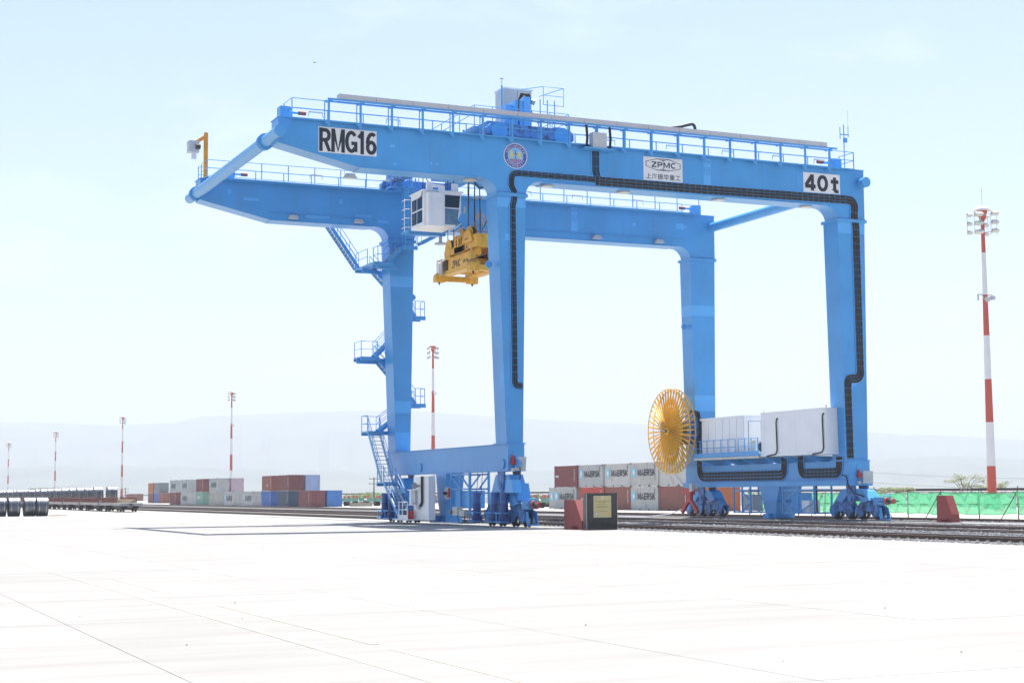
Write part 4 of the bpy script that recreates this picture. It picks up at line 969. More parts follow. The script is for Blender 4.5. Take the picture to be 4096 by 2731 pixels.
# festoon arm with cable loop
fa = MB().box(40.2, 40.75, 88.6, 89.8, 24.5, 26.35).box(40.75,41.2,88.5,88.9,24.6,26.6).box(39.7,40.3,89.0,89.6,25.0,26.1).build('festoon_arm', M['blue_patch'], tro)
lp_ = MB()
for k in range(6): lp_.path([(40.35,88.4,24.6),(40.3,88.35,25.4),(40.32,88.35,26.3),(40.5+.05*k,88.4,26.75),(40.75+.07*k,88.5,26.8),(41.0+.05*k,88.6,26.55),(41.05+.05*k,88.65,26.2)], .045, 5)
lp_.build('festoon_cables', M['cable_dust'], fa)
MB().cyl((41.2,89,26.55),(41.65,88.8,26.35),.08,.2,n=12).build('horn', M['grey_box'], fa, True)
MB().box(41.35, 41.55, 89.0, 89.2, 25.2, 25.85).build('warning_lamp', M['orange'], fa)
ma = MB().cyl((40.7,91.8,24.5),(40.7,91.8,28.1),.05,n=6).cyl((40.7,91.8,28.1),(40.7,91.8,28.55),.02,n=5).box(40.58,40.82,91.78,91.82,28.5,28.55).build('wind_mast', M['blue_rail'], tro)
# raised service cage and rails round the deck
pc = MB().path([(41.9,88.1,26.1),(41.9,88.1,27.25),(43.3,88.1,27.25),(43.3,88.1,26.1),(41.9,88.1,26.1)], .025, 5).path([(41.9,88.1,26.7),(43.3,88.1,26.7)], .02, 5)
pc.path([(41.9,88.1,27.25),(41.0,89.5,27.3)], .025, 5).path([(43.3,88.1,27.25),(42.3,89.6,27.0)], .025, 5)
for x in (41.3, 42.0, 42.5, 43.0): pc.path([(x,88.8,24.4),(x,88.8,26.6)], .035, 5)
pc.build('service_cage', M['blue_rail'], tro)
tr2 = MB()
for z in (25.0, 25.5): tr2.path([(37.0,101.5,z),(37.0,87.6,z),(43.4,87.6,z),(43.4,101.5,z)], .025, 5)
for y in (87.6, 90, 93, 96, 99, 101.5):
    for x in (37.0, 43.4): tr2.cyl((x,y,24.2),(x,y,25.5),.028,n=5)
for x in (38.2, 39.5, 40.8, 42.1): tr2.cyl((x,87.6,24.2),(x,87.6,25.5),.028,n=5)
tr2.build('deck_rail', M['blue_rail'], tro)
MB().box(36.9, 37.9, 87.5, 101.6, 24.1, 24.18).box(42.5,43.5,87.5,101.6,24.1,24.18).build('side_deck', M['blue_b'], tro)
# gear over the far girder, small platform
fp = MB().box(37.3, 39.4, 103.4, 104.4, 23.3, 23.4).box(37.8,38.4,103.6,104.2,23.4,24.4).cyl((38.9,103.9,23.5),(38.9,103.9,24.5),.22,n=12).box(38.3,38.8,103.5,103.9,22.7,23.3)
fp.build('drive_gear', M['blue_b'], tro)
fr_ = MB()
for z in (23.9, 24.4): fr_.path([(37.3,104.4,z),(37.3,103.4,z),(39.4,103.4,z)], .025, 5)
for x in (37.3, 38.3, 39.4): fr_.cyl((x,103.4,23.4),(x,103.4,24.4),.025,n=5)
fr_.build('gear_rail', M['blue_rail'], tro)
# rope sheave frame under the deck
uf = MB().box(38.6, 42.2, 93.0, 99.0, 23.0, 23.75)
uf.frus((40.6,42.3,92.6,95.2), 21.9, (39.6,42.6,92.4,96.5), 23.0).build('sheave_frame', M['blue'], tro)
MB().path([(39.2,93,23),(39.15,92.8,21.9),(39.5,92.8,21.5),(40.2,92.8,21.6),(41.0,92.8,21.8),(41.6,92.8,22.2)], .05, 6).build('hanging_cable', M['cable'], tro)
# cab
CX0, CX1, CY0, CY1, CZ0, CZ1 = 36.15, 38.75, 94.0, 96.3, 19.05, 21.3
cab = MB()
cab.prism([(CX0,CZ0),(CX1-.45,CZ0),(CX1-.02,CZ0+1.0),(CX1,CZ1),(CX0,CZ1)], 'y', CY0, CY1)
cab = cab.build('cab', M['white'], tro)
MB().box(CX0-.08, CX1+.12, CY0-.1, CY1+.08, CZ1+.001, CZ1+.09).build('cab_roof', M['white'], cab)
MB().box(CX0+.15, CX0+1.15, CY0-.5, CY0-.002, CZ0-.05, CZ1-.15).build('cab_cupboard', M['white'], cab)
MB().box(CX0+1.0, CX0+1.35, CY0-.28, CY0-.001, CZ0, CZ1+.35).build('cab_column', M['white'], cab)
MB().box(CX0+.25, CX0+.65, CY0+.0, CY0+.25, CZ1+.09, CZ1+.6).build('cab_hanger', M['white'], cab)
MB().box(CX1-.6, CX1-.2, CY0+.0, CY0+.25, CZ1+.09, CZ1+.6).build('cab_hanger', M['white'], cab)
MB().bar((CX0+1.2,CY0-.1,CZ1+.35),(CX0+1.0,CY0+1.2,CZ1+.6),.3,.2).build('cab_duct', M['white'], cab)
for z0, z1, k in ((20.32,21.12,0),(19.2,20.24,1)):   # front windows
    MB().prism([(CX0+1.42,z0),(CX1-.3+.24*((z0-19.05)/2.2),z0),(CX1-.3+.24*((z1-19.05)/2.2),z1),(CX0+1.42,z1)], 'y', CY0-.012, CY0-.003).build('window', M['glass' if not k else 'glass_light'], cab)
for y0, y1, z0, z1 in ((94.25,95.15,20.2,20.95),(95.25,96.1,20.2,20.95),(94.25,95.15,19.3,20.1),(95.25,96.1,19.3,20.1)):
    MB().box(CX0-.012, CX0-.003, y0, y1, z0, z1).build('window', M['glass'], cab)
MB().add([(CX1-.02+.01,CY0+.1,CZ0+1.0),(CX1+.01,CY0+.1,CZ1-.2),(CX1+.01,CY1-.1,CZ1-.2),(CX1-.01,CY1-.1,CZ0+1.0)], [(0,1,2,3)]).build('window', M['glass'], cab)
MB().add([(CX1-.44,CY0-.1,CZ0-.05),(CX1-.05,CY0-.1,CZ0+.25),(CX1-.05,CY0+1.2,CZ0+.25),(CX1-.44,CY0+1.2,CZ0-.05),(CX1-.42,CY0-.1,CZ0-.08),(CX1-.03,CY0-.1,CZ0+.22),(CX1-.03,CY0+1.2,CZ0+.22),(CX1-.42,CY0+1.2,CZ0-.08)],
         [(0,1,2,3),(4,7,6,5),(0,4,5,1),(1,5,6,2),(2,6,7,3),(3,7,4,0)]).build('cab_visor', M['white'], cab)
cr_ = MB()
for z in (19.3, 19.9, 20.5, 21.1): cr_.path([(CX0,96.4,z),(CX0-.35,96.6,z),(CX0-.3,97.2,z)], .025, 5)
cr_.cyl((CX0-.35,96.6,19.0),(CX0-.35,96.6,21.2),.03,n=5); cr_.build('cab_grab_rails', M['white'], cab)
MB().path([(CX0+.1,CY0+.3,22.5),(CX0+.0,CY0+.2,21.4),(CX0-.05,CY0+.25,20.9),(CX0-.03,CY0+.7,20.9),(CX0-.01,CY0+.5,21.0)], .03, 5).build('cab_cable', M['cable'], cab)
MB().bar((CX1-.2,CY0-.1,20.0),(CX1+.1,CY0-.3,20.05),.03,.03).box(CX1+.08,CX1+.14,CY0-.4,CY0-.2,19.95,20.4).build('mirror', M['grey_box'], cab)

# ------------------------------------------------------------------ spreader and ropes
SX, SY = 40.35, 95.95
spr = thing('container_spreader', 'yellow container spreader with sheave head block hanging under the trolley', 'spreader', (SX, SY, 16.1))
Yl = M['yellow']
for sg in (-1,1):    # main side beams and inner telescopic beams
    b_ = MB().box(SX+sg*.75-.16, SX+sg*.75+.16, SY-2.7, SY+2.7, 16.45, 16.85).build('telescopic_beam', Yl, spr)
    MB().box(SX+sg*1.05-.18, SX+sg*1.05+.18, SY-2.6, SY+1.9, 16.5, 17.4).build('main_beam', Yl, spr)
for sg in (-1,1):
    MB().box(SX+sg*1.05-.24, SX+sg*1.05+.24, SY-2.65, SY+1.85, 16.42, 16.5).build('beam_flange', Yl, spr)
    MB().box(SX+sg*1.05-.24, SX+sg*1.05+.24, SY-2.65, SY+1.85, 17.4, 17.48).build('beam_flange', Yl, spr)
    MB().box(SX+sg*.6-.2, SX+sg*.6+.2, SY-2.4, SY-1.5, 17.3, 17.75).build('valve_box', Yl, spr)
    MB().cyl((SX+sg*.5,SY-1.2,17.45),(SX+sg*.5,SY+1.3,17.45),.12,n=12).build('hydraulic_cylinder', M['wagon_dark'], spr, True)
for y in (-2.0,-1.0,0.,1.0): MB().box(SX-.75, SX+.75, SY+y-.08, SY+y+.08, 16.46, 16.7).build('cross_member', Yl, spr)
MB().box(SX-.6, SX+.5, SY+1.0, SY+1.8, 17.3, 17.75).build('junction_box', M['wagon_dark'], spr)
mn = MB().box(SX-1.05, SX+1.05, SY-.9, SY+.9, 16.55, 17.3).build('cross_frame', Yl, spr)
lt = MB(); xf = SX-1.05-.185
ribbon(lt, 'ZPMC', (xf,SY+.55,16.72), (0,-1.45,0), (0,0,.5), .16, (-1,0,0)); letter(lt, 'SWL 40t', (xf,SY-1.35,16.85), (0,-.8,0), (0,0,.26), .02)
lt.build('lettering', M['black'], spr)
hz = MB()
for i in range(7): hz.add([(xf,SY-2.05-.2*i,16.6),(xf,SY-2.15-.2*i,16.6),(xf,SY-2.3-.2*i,16.95),(xf,SY-2.2-.2*i,16.95)], [(0,1,2,3)])
hz.build('hazard_stripes', M['black'], spr)
for sy in (-1,1):
    eb = MB().box(SX-1.25, SX+1.25, SY+sy*2.95-.18, SY+sy*2.95+.18, 16.2, 16.55).build('end_beam', Yl, spr)
    for sx in (-1,1):
        MB().prism([(SX+sx*1.2-.34,16.12),(SX+sx*1.2+.34,16.12),(SX+sx*1.2+.34,16.5),(SX+sx*1.2+.2,16.72),(SX+sx*1.2-.2,16.72),(SX+sx*1.2-.34,16.5)], 'y', SY+sy*2.95-.26, SY+sy*2.95+.26).build('corner_housing', Yl, spr)
        MB().cyl((SX+sx*1.2,SY+sy*2.95,16.12),(SX+sx*1.2,SY+sy*2.95,15.94),.09,.03,n=8).build('twistlock', M['wagon_dark'], spr)
# control cabinet at the far end
MB().box(SX-1.35, SX-.95, SY+1.95, SY+2.75, 16.55, 17.35).build('control_cabinet', M['grey_box'], spr)
cf = MB()
for y in (SY+1.92, SY+2.8): cf.path([(SX-1.42,y,16.45),(SX-1.42,y,17.5),(SX-.8,y,17.5)], .04, 5)
cf.path([(SX-1.42,SY+1.92,17.5),(SX-1.42,SY+2.8,17.5)], .04, 5).path([(SX-1.42,SY+1.92,16.45),(SX-1.42,SY+2.8,16.45)], .04, 5).build('cabinet_frame', Yl, spr)
MB().box(SX-1.35, SX-1.0, SY+1.3, SY+1.85, 16.75, 17.4).build('hydraulic_unit', M['wagon_dark'], spr)
# head block
for y in (-2.2,-1.3,.4,1.4): MB().box(SX-.85, SX+.85, SY+y-.12, SY+y+.12, 17.8, 18.3).build('head_member', Yl, spr)
MB().box(SX-.9, SX-.3, SY+.55, SY+.95, 18.15, 18.95).build('head_tower', Yl, spr)
MB().box(SX-.96, SX+.9, SY-2.95, SY-2.3, 17.75, 18.6).build('head_end_box', Yl, spr)
hbk = MB().box(SX-.95, SX-.55, SY-2.5, SY+2.3, 17.75, 18.15).box(SX+.55,SX+.95,SY-2.5,SY+2.3,17.75,18.15).box(SX-.95,SX+.95,SY-.9,SY+.9,17.7,18.2).build('head_block', Yl, spr)
lt = MB(); letter(lt, 'SWL 50t', (SX-.956,SY-.6,17.82), (0,-.8,0), (0,0,.24), .02); lt.build('lettering', M['black'], spr)
for y in (-1.9, 1.7):
    for x in (-.75, .75): MB().box(SX+x-.14, SX+x+.14, SY+y-.2, SY+y+.2, 17.3, 17.76).build('head_lock', Yl, spr)
def sheave(x, y, z, r, ax, big=False):
    d = Vector(ax)*.14
    P = [(math.cos(t), math.sin(t)) for t in [math.pi*2*i/18 for i in range(18)]]
    s_ = MB().cyl(Vector((x,y,z))-d*.5, Vector((x,y,z))+d*.5, r*.92, n=24).build('sheave', M['wagon_dark'], spr, True)
    for sg in (-1,1): MB().cyl(Vector((x,y,z))+d*sg*1.0, Vector((x,y,z))+d*sg*1.25, r, n=24).build('sheave_plate', Yl, spr, True)
    MB().cyl(Vector((x,y,z))-d*1.6, Vector((x,y,z))+d*1.6, .14, n=12).build('sheave_pin', Yl, spr, True)
sheave(SX-.75, SY-1.6, 18.65, .62, (1,0,0)); sheave(SX+.75, SY-1.6, 18.65, .62, (1,0,0))
sheave(SX-.75, SY+2.0, 18.35, .55, (1,0,0)); sheave(SX+.75, SY+2.0, 18.35, .5, (1,0,0)); sheave(SX-.2, SY+.2, 18.2, .38, (1,0,0))
MB().prism([(SY-2.5,18.15),(SY-.7,18.15),(SY-.95,18.6),(SY-1.2,18.95),(SY-2.0,18.95),(SY-2.25,18.6)], 'x', SX-1.08, SX-.98).build('sheave_cheek', Yl, spr)
lt = MB(); ribbon(lt, 'ZPMC', (SX-1.085,SY-1.25,18.35), (0,-.7,0), (0,0,.12), .2, (-1,0,0)); lt.build('lettering', M['black'], spr)
MB().prism([(SY+1.5,17.6),(SY+2.5,17.6),(SY+2.6,18.0),(SY+2.4,18.4),(SY+1.7,18.3)], 'x', SX-.98, SX-.9).build('sheave_cheek', Yl, spr)
# guard rails and little tower on the head block
gr_ = MB().path([(SX-.9,SY+1.0,18.15),(SX-.9,SY+1.0,19.2),(SX-.9,SY-.7,19.35)], .035, 5).path([(SX-.9,SY+1.0,18.7),(SX-.9,SY-.6,18.8)], .03, 5).cyl((SX-.9,SY-.1,18.15),(SX-.9,SY-.1,19.3),.04,n=6)
gr_.box(SX-.6,SX-.2,SY+.15,SY+.5,18.2,19.35).box(SX-.9,SX-.86,SY+.3,SY+.7,18.2,18.9).build('head_rail', Yl, spr)
MB().box(SX-.15, SX+.1, SY-.2, SY+.1, 18.3, 19.3).build('control_cabinet', M['grey_box'], spr)
fn = MB()
for sx, sy in ((-.5,-.5),(.5,-.5),(-.5,.5),(.5,.5)): fn.bar((SX+.3+sx,SY-.6+sy,19.0),(SX+.3+sx*.25,SY-.6+sy*.25,20.35),.05,.05)
fn.path([(SX+.3+.5*math.cos(t*.63)*1.3,SY-.6+.65*math.sin(t*.63),19.05) for t in range(10)], .03, 4, True).build('cable_funnel', Yl, spr)
# ropes
ropes = [((SX-.75-.0,SY-2.2,18.65),(SX-.75,SY-2.2,23.0)),((SX-.75,SY-1.0,18.65),(SX-.7,SY-1.2,23.0)),((SX+.75,SY-2.2,18.65),(SX+.75,SY-2.2,23.0)),((SX+.75,SY-1.0,18.65),(SX+.7,SY-1.2,23.0)),
         ((SX-.75,SY+1.5,18.35),(SX-.75,SY+1.4,23.0)),((SX-.75,SY+2.5,18.35),(SX-.75,SY+2.5,23.0)),((SX+.75,SY+1.5,18.35),(SX+.75,SY+1.4,23.0)),((SX+.75,SY+2.5,18.35),(SX+.75,SY+2.5,23.0)),
         ((SX-.3,SY-.9,18.3),(SX-2.4,SY+2.3,23.0)),((SX-.1,SY-.6,18.3),(SX+1.9,SY-2.6,23.0))]
for i, (a_, b_) in enumerate(ropes):
    r_ = MB().path([a_, b_], .028, 5).build('hoist_rope', M['cable'], spr)
MB().path([(SX+.3,SY-.6,19.2),(SX+.3,SY-.6,20.4),(SX+.2,SY-.7,23.0)], .04, 5).build('supply_cable', M['cable'], spr)
MB().path([(SX+.2+.35*math.cos(t*.52),SY-.7+.35*math.sin(t*.52),21.35) for t in range(12)], .05, 4, True).build('cable_ring', M['grey_box'], spr)
# ------------------------------------------------------------------ containers (20 ft)
CLN, CWD, CHT = 6.06, 2.44, 2.59
def corr(n, L, h, depth):      # corrugated sheet in local u (length), w (outwards), v (height)
    pts = []; p = L/n
    for i in range(n): pts += [(i*p,0),(i*p+.27*p,0),(i*p+.5*p,-depth),(i*p+.77*p,-depth)]
    pts.append((L,0)); return pts
def sheet(pts, fx, z0, z1):
    mb = MB(); n = len(pts)
    mb.add([fx(u,w_,z0) for u, w_ in pts]+[fx(u,w_,z1) for u, w_ in pts], [(i,i+1,n+i+1,n+i) for i in range(n-1)]); return mb
sp_ = corr(22, CLN-.3, 0, .045); ep_ = corr(9, CWD-.3, 0, .045)
side_me = sheet(sp_, lambda u, w_, z: (-CWD/2+.03-w_, CLN/2-.15-u, z), .16, CHT-.1).mesh('side_panel', CM['grey'], fix=False)
side2_me = sheet(sp_, lambda u, w_, z: (CWD/2-.03+w_, -CLN/2+.15+u, z), .16, CHT-.1).mesh('side_panel', CM['grey'], fix=False)
end_me = sheet(ep_, lambda u, w_, z: (-CWD/2+.15+u, -CLN/2+.03-w_, z), .16, CHT-.12).mesh('end_panel', CM['grey'], fix=False)
end2_me = sheet(ep_, lambda u, w_, z: (CWD/2-.15-u, CLN/2-.03+w_, z), .16, CHT-.12).mesh('end_panel', CM['grey'], fix=False)
fm = MB()
for sx in (-1,1):
    for sy in (-1,1):
        x, y = sx*CWD/2, sy*CLN/2
        fm.box(min(x,x-sx*.16),max(x,x-sx*.16),min(y,y-sy*.16),max(y,y-sy*.16),.0,CHT)
    fm.box(min(sx*CWD/2,sx*(CWD/2-.1)),max(sx*CWD/2,sx*(CWD/2-.1)),-CLN/2+.161,CLN/2-.161,.03,.16)
    fm.box(min(sx*(CWD/2-.005),sx*(CWD/2-.08)),max(sx*(CWD/2-.005),sx*(CWD/2-.08)),-CLN/2+.161,CLN/2-.161,CHT-.1,CHT-.02)
for sy in (-1,1):
    y = sy*CLN/2
    fm.box(-CWD/2+.161,CWD/2-.161,min(y,y-sy*.1),max(y,y-sy*.1),.03,.16); fm.box(-CWD/2+.161,CWD/2-.161,min(y,y-sy*.1),max(y,y-sy*.1),CHT-.12,CHT-.01)
frame_me = fm.mesh('corner_frame', CM['grey'])
roof_me = MB().box(-CWD/2+.08, CWD/2-.08, -CLN/2+.1, CLN/2-.1, CHT-.06, CHT-.03).box(-CWD/2+.1,CWD/2-.1,-CLN/2+.1,CLN/2-.1,.12,.158).mesh('roof', CM['grey'])
pk = MB()
for y in (-1.03, 1.03): pk.box(-CWD/2-.004, -CWD/2+.1, y-.18, y+.18, .035, .15)
pocket_me = pk.mesh('fork_pocket', M['dark'])
cn_me = MB()
for sx in (-1,1):
    for sy in (-1,1):
        for z0 in (-.005, CHT-.118): cn_me.box(sx*(CWD/2-.085)-.092, sx*(CWD/2-.085)+.092, sy*(CLN/2-.09)-.095, sy*(CLN/2-.09)+.095, z0, z0+.122)
corner_me = cn_me.mesh('corner_castings', CM['rustframe'])
xs_ = -CWD/2-.006
lg = MB(); ribbon(lg, 'MAERSK', (xs_,1.5,1.15), (0,-3.9,0), (0,0,.72), .2, (-1,0,0)); logoT = lg.mesh('lettering', M['black'], fix=False)
lg = MB(); lg.add([(xs_,2.35+a_,1.53+b_) for a_, b_ in ((.32,-.5),(.38,-.42),(.38,.42),(.32,.5),(-.32,.5),(-.38,.42),(-.38,-.42),(-.32,-.5))], [tuple(range(8))]); logoB = lg.mesh('logo_square', M['logo_blue'], fix=False)
lg = MB(); lg.add([(xs_-.006,2.35+r*math.sin(math.pi*i/7),1.53+r*math.cos(math.pi*i/7)) for i, r in enumerate([.36,.13]*7)], [tuple(range(14))]); logoS = lg.mesh('logo_star', M['emb_white'], fix=False)
lg = MB(); ribbon(lg, 'MAERSK', (xs_,1.45,.85), (0,-4.1,0), (0,0,.95), .13, (-1,0,0)); logoT2 = lg.mesh('lettering', M['dark'], fix=False)
def small_marks(rnd):
    lg = MB()
    for r in range(3):
        for c in range(rnd.randint(2,4)):
            y = -2.35+.14*c; z = 2.25-.16*r; lg.add([(xs_,y,z),(xs_,y-.09,z),(xs_,y-.09,z+.1),(xs_,y,z+.1)], [(0,1,2,3)])
    return lg.mesh('number_marks', M['black'], fix=False)
marks_me = small_marks(random.Random(2))
vm = MB()
for i in range(9): vm.add([(xs_,-2.35,.75+.17*i),(xs_,-2.47,.75+.17*i),(xs_,-2.47,.86+.17*i),(xs_,-2.35,.86+.17*i)], [(0,1,2,3)])
vmark_me = vm.mesh('number_marks', M['emb_white'], fix=False)
def container(x, y0, z, col, label, group, logo=None, rz=0, x_is_face=True, far=False):
    """x: west face, y0: near end"""
    c = thing('shipping_container', label, 'container', ((x+CWD/2) if x_is_face else x, y0+CLN/2, z), group, rz)
    mt = CM[col]
    for nm, me in (('side_panel',side_me),('side_panel',side2_me),('end_panel',end_me),('end_panel',end2_me),('corner_frame',frame_me),('roof',roof_me)):
        setmat(obj(nm, me, c), mt)
    if far: return c
    obj('fork_pockets', pocket_me, c)
    if z == 0 or logo: obj('corner_castings', corner_me, c)
    if logo == 'M':
        for nm, me in (('lettering',logoT2 if group == G2 else logoT),('logo_square',logoB),('logo_star',logoS),('number_marks',marks_me)): obj(nm, me, c)
    elif logo:
        txt, mt2, ya, wd, za, hh = logo; lg = MB(); (ribbon(lg, txt, (xs_,ya,za), (0,-wd,0), (0,0,hh), .22, (-1,0,0)) if txt == 'OOCL' else letter(lg, txt, (xs_,ya,za), (0,-wd,0), (0,0,hh), .02)); obj('lettering', lg.mesh('lettering', M[mt2], fix=False), c); obj('number_marks', vmark_me, c)
    else: obj('number_marks', vmark_me, c)
    return c
XC = 84.34; G1 = 'containers stacked behind the cable reel'; G2 = 'long container stack beyond the tracks'
R_low = [(169.3,'grey','M','weathered grey star logo container at the free lower end of the row'),
         (162.3,'red',('HAMBURG','emb_white',2.6,3.2,.9,.5),'bright red container half hidden behind the black plaque monument'),
         (155.86,'brown',None,'faded brown container between bright red and grey ones in the lower row'),
         (149.7,'grey2','M','grey container with star logo between two brown ones in the lower row'),
         (143.3,'brown',None,'brown container standing right behind the red cable guide'),
         (137.2,'orange',None,'rust red container end standing beside the green net')]
R_top = [(169.15,'maroon',('tex','emb_white',2.7,.9,1.2,.3),'maroon container on the free end of the upper row'),
         (162.55,'grey','M','grey container with star logo stacked next to the maroon one'),
         (155.81,'grey2','M','grey star logo container stacked on the brown one'),
         (149.62,'grey2','M','pale grey star logo container stacked on another star logo container'),
         (143.25,'grey2',None,'plain pale rust stained container stacked behind the cable reel')]
for y, col, lg_, lab in R_low: container(XC, y, 0, col, lab, G1, lg_)
for y, col, lg_, lab in R_top: container(XC, y, CHT, col, lab, G1, lg_)
container(87.1, un(2197,2000,X=87.1).y-CLN, 0, 'grey', 'grey container of the second row peeping out behind the stack', G1, 'M')
XD = 73.5
L_low = [(1240,'maroon',None,'red brown container at the near lower end of the long stack'),(1153,'navy',None,'dark slate blue container in the lower row of the long stack'),(1083,'blue',None,'clear blue container in the lower row beside a star logo one'),
         (1008,'grey','M','grey star logo container standing next to the clear blue one'),(930,'grey','M','grey star logo container next to the one with red letters'),
         (867,'oocl',('OOCL','red',2.6,.9,1.9,.35),'plain grey container with small red letters in the lower row'),(810,'green',('CHINA SHIPPING','emb_white',1.9,3.4,1.2,.6),'pale green container with white lettering in the lower row'),
         (749,'grey','M','grey star logo container beside the pale green one'),(703,'maroon',None,'dark red container at the far lower end of the long stack')]
L_top = [(1156,'maroon',None,'maroon container on top at the near end of the long stack'),(1086,'brown',('tex','emb_white',0,.7,.8,.4),'brown container on top of the clear blue one'),
         (867,'grey','M','grey star logo container on top with its white end free'),(813,'maroon',None,'dark red container on top between two star logo ones'),
         (749,'grey','M','grey star logo container on top of another star logo one'),(704,'grey','M','grey star logo container on top of the dark red one')]
for px, col, lg_, lab in L_low: container(XD, un(px,2000,X=XD).y, 0, col, lab, G2, lg_)
for px, col, lg_, lab in L_top: container(XD, un(px,1930,X=XD).y, CHT, col, lab, G2, lg_)
for px, z, col, lab in ((1240,0,'sky','blue container end beside the red brown one'),(1156,CHT,'lblue','pale blue container end on top beside the maroon one'),(867,CHT,'pink','pale pink container end on top beside a star logo one')):
    container(XD+2.85, un(px,1960,X=XD).y+.1, z, col, lab, G2)
for px, z, col, lab in ((636,CHT,'slate','slate grey container on top at the far end of the stack'),(611,CHT,'orange','orange container on top at the far end of the stack'),(636,0,'blue','small looking blue container below the slate grey one'),(611,0,'maroon','dark red container below the orange one'),(651,0,'brown','brown container end beside the far blue one')):
    container(XC, un(px,2000,X=XC).y, z, col, lab, G2, far=True)
def dep(px, py, d):
    v = fw+R_*((px-2048)/FPX)-U_*((py-1365.5)/FPX); return Vector((0,0,CAMH))+v*d
G3 = 'distant containers beyond the coil wagons'
for px, d, z, col, lab in ((125,560,0,'slate','distant grey green container beyond the wagons'),(185,560,0,'teal','distant green container beyond the wagons'),(245,555,0,'maroon','distant maroon container beyond the wagons'),(300,555,0,'navy','distant dark blue container beyond the wagons'),
                      (150,640,CHT,'teal','distant green container on top behind the wagons'),(205,640,CHT,'brown','distant brown container on top behind the wagons'),(262,640,CHT,'lblue','distant pale blue container on top behind the wagons'),(315,640,CHT,'maroon','distant purple red container on top behind the wagons'),
                      (30,700,0,'maroon','distant maroon container at the end of the coil train'),(70,700,0,'slate','distant grey container at the end of the coil train'),(385,560,0,'blue','distant bright blue container between wagon coils')):
    p = dep(px,1985,d); container(p.x, p.y, z, col, lab, G3, rz=math.pi/2-.2, x_is_face=False, far=True)
for px, d in ((560,590),(530,600)):
    p = dep(px,1995,d); container(p.x-CWD/2, p.y, 0, 'brown', 'lone red brown container standing off from the stack' if px == 560 else 'red brown container behind the lone one', 'lone far containers', far=True)

# ------------------------------------------------------------------ steel coils and wagons
def coil_meshes(r, L):
    n = 40; mb = MB(); V = []; F = []
    prof = [(-L/2,r-.05),(-L/2+.03,r),(L/2-.03,r),(L/2,r-.05)]
    for x, q in prof: V += [(x, q*math.cos(2*math.pi*i/n), q*math.sin(2*math.pi*i/n)) for i in range(n)]
    for k in range(3): F += [(k*n+i,k*n+(i+1)%n,(k+1)*n+(i+1)%n,(k+1)*n+i) for i in range(n)]
    body = MB(); body.v = V; body.f = F; body = body.mesh('coil_body', M['coil'], True)
    em_ = MB()
    for s_ in (-1,1):
        V = []; rs = [r-.05]+[.35+(r-.42)*t for t in (.92,.8,.68,.55,.4,.25,.1)]+[.3]
        for k, q in enumerate(rs):
            V += [(s_*(L/2-(.012 if k % 2 else 0)), q*math.cos(2*math.pi*i/n), q*math.sin(2*math.pi*i/n)) for i in range(n)]
        V += [(-s_*L*.0, .3*math.cos(2*math.pi*i/n), .3*math.sin(2*math.pi*i/n)) for i in range(n)]
        em_.add(V, [(k*n+i,k*n+(i+1)%n,(k+1)*n+(i+1)%n,(k+1)*n+i) for k in range(len(rs)) for i in range(n)])
    ends = em_.mesh('coil_end', M['coil_end'])
    bd = MB()
    for x in (-L*.3, L*.3):
        V = [(x+a_, (r+.006)*math.cos(2*math.pi*i/n), (r+.006)*math.sin(2*math.pi*i/n)) for a_ in (-.018,.018) for i in range(n)]
        bd.add(V, [(i,(i+1)%n,n+(i+1)%n,n+i) for i in range(n)])
    return body, ends, bd.mesh('strap', M['steel'])
cm1 = coil_meshes(.945, 1.13); cm2 = coil_meshes(.93, 1.2)
def coil(x, y, z, cm_, label, group, r):
    c = thing('steel_coil', label, 'steel coil', (x, y, z), group)
    for nm, me in zip(('coil_body','coil_end','strap'), cm_):
        o = obj(nm, me, c, (0,0,r)); o.rotation_euler.x = random.uniform(0,6)
G4 = 'steel coils lying on the yard'
for i, (x1, y, lab) in enumerate(((23.2,165.4,'big steel coil on the yard beside the loose timber'),(22.08,166.0,'big steel coil second from the loose timber'),(20.6,166.2,'big steel coil third from the loose timber'),(19.3,166.5,'big steel coil fourth from the loose timber'),(18.0,166.8,'big steel coil fifth from the loose timber'),(16.75,166.9,'big steel coil at the far end of the yard row'))):
    coil(x1-.57, y, 0, cm1, lab, G4, .945)
for i, (a_, b_) in enumerate((((23.35,164.9,.05),(25.0,164.5,.05)),((23.3,165.6,.05),(24.5,165.9,.06)))):
    t_ = MB().bar(a_, b_, .14, .09).build('timber', M['timber']); tag(t_, 'loose pale timber balk lying beside the steel coils', 'timber', 'loose timber by the coils')
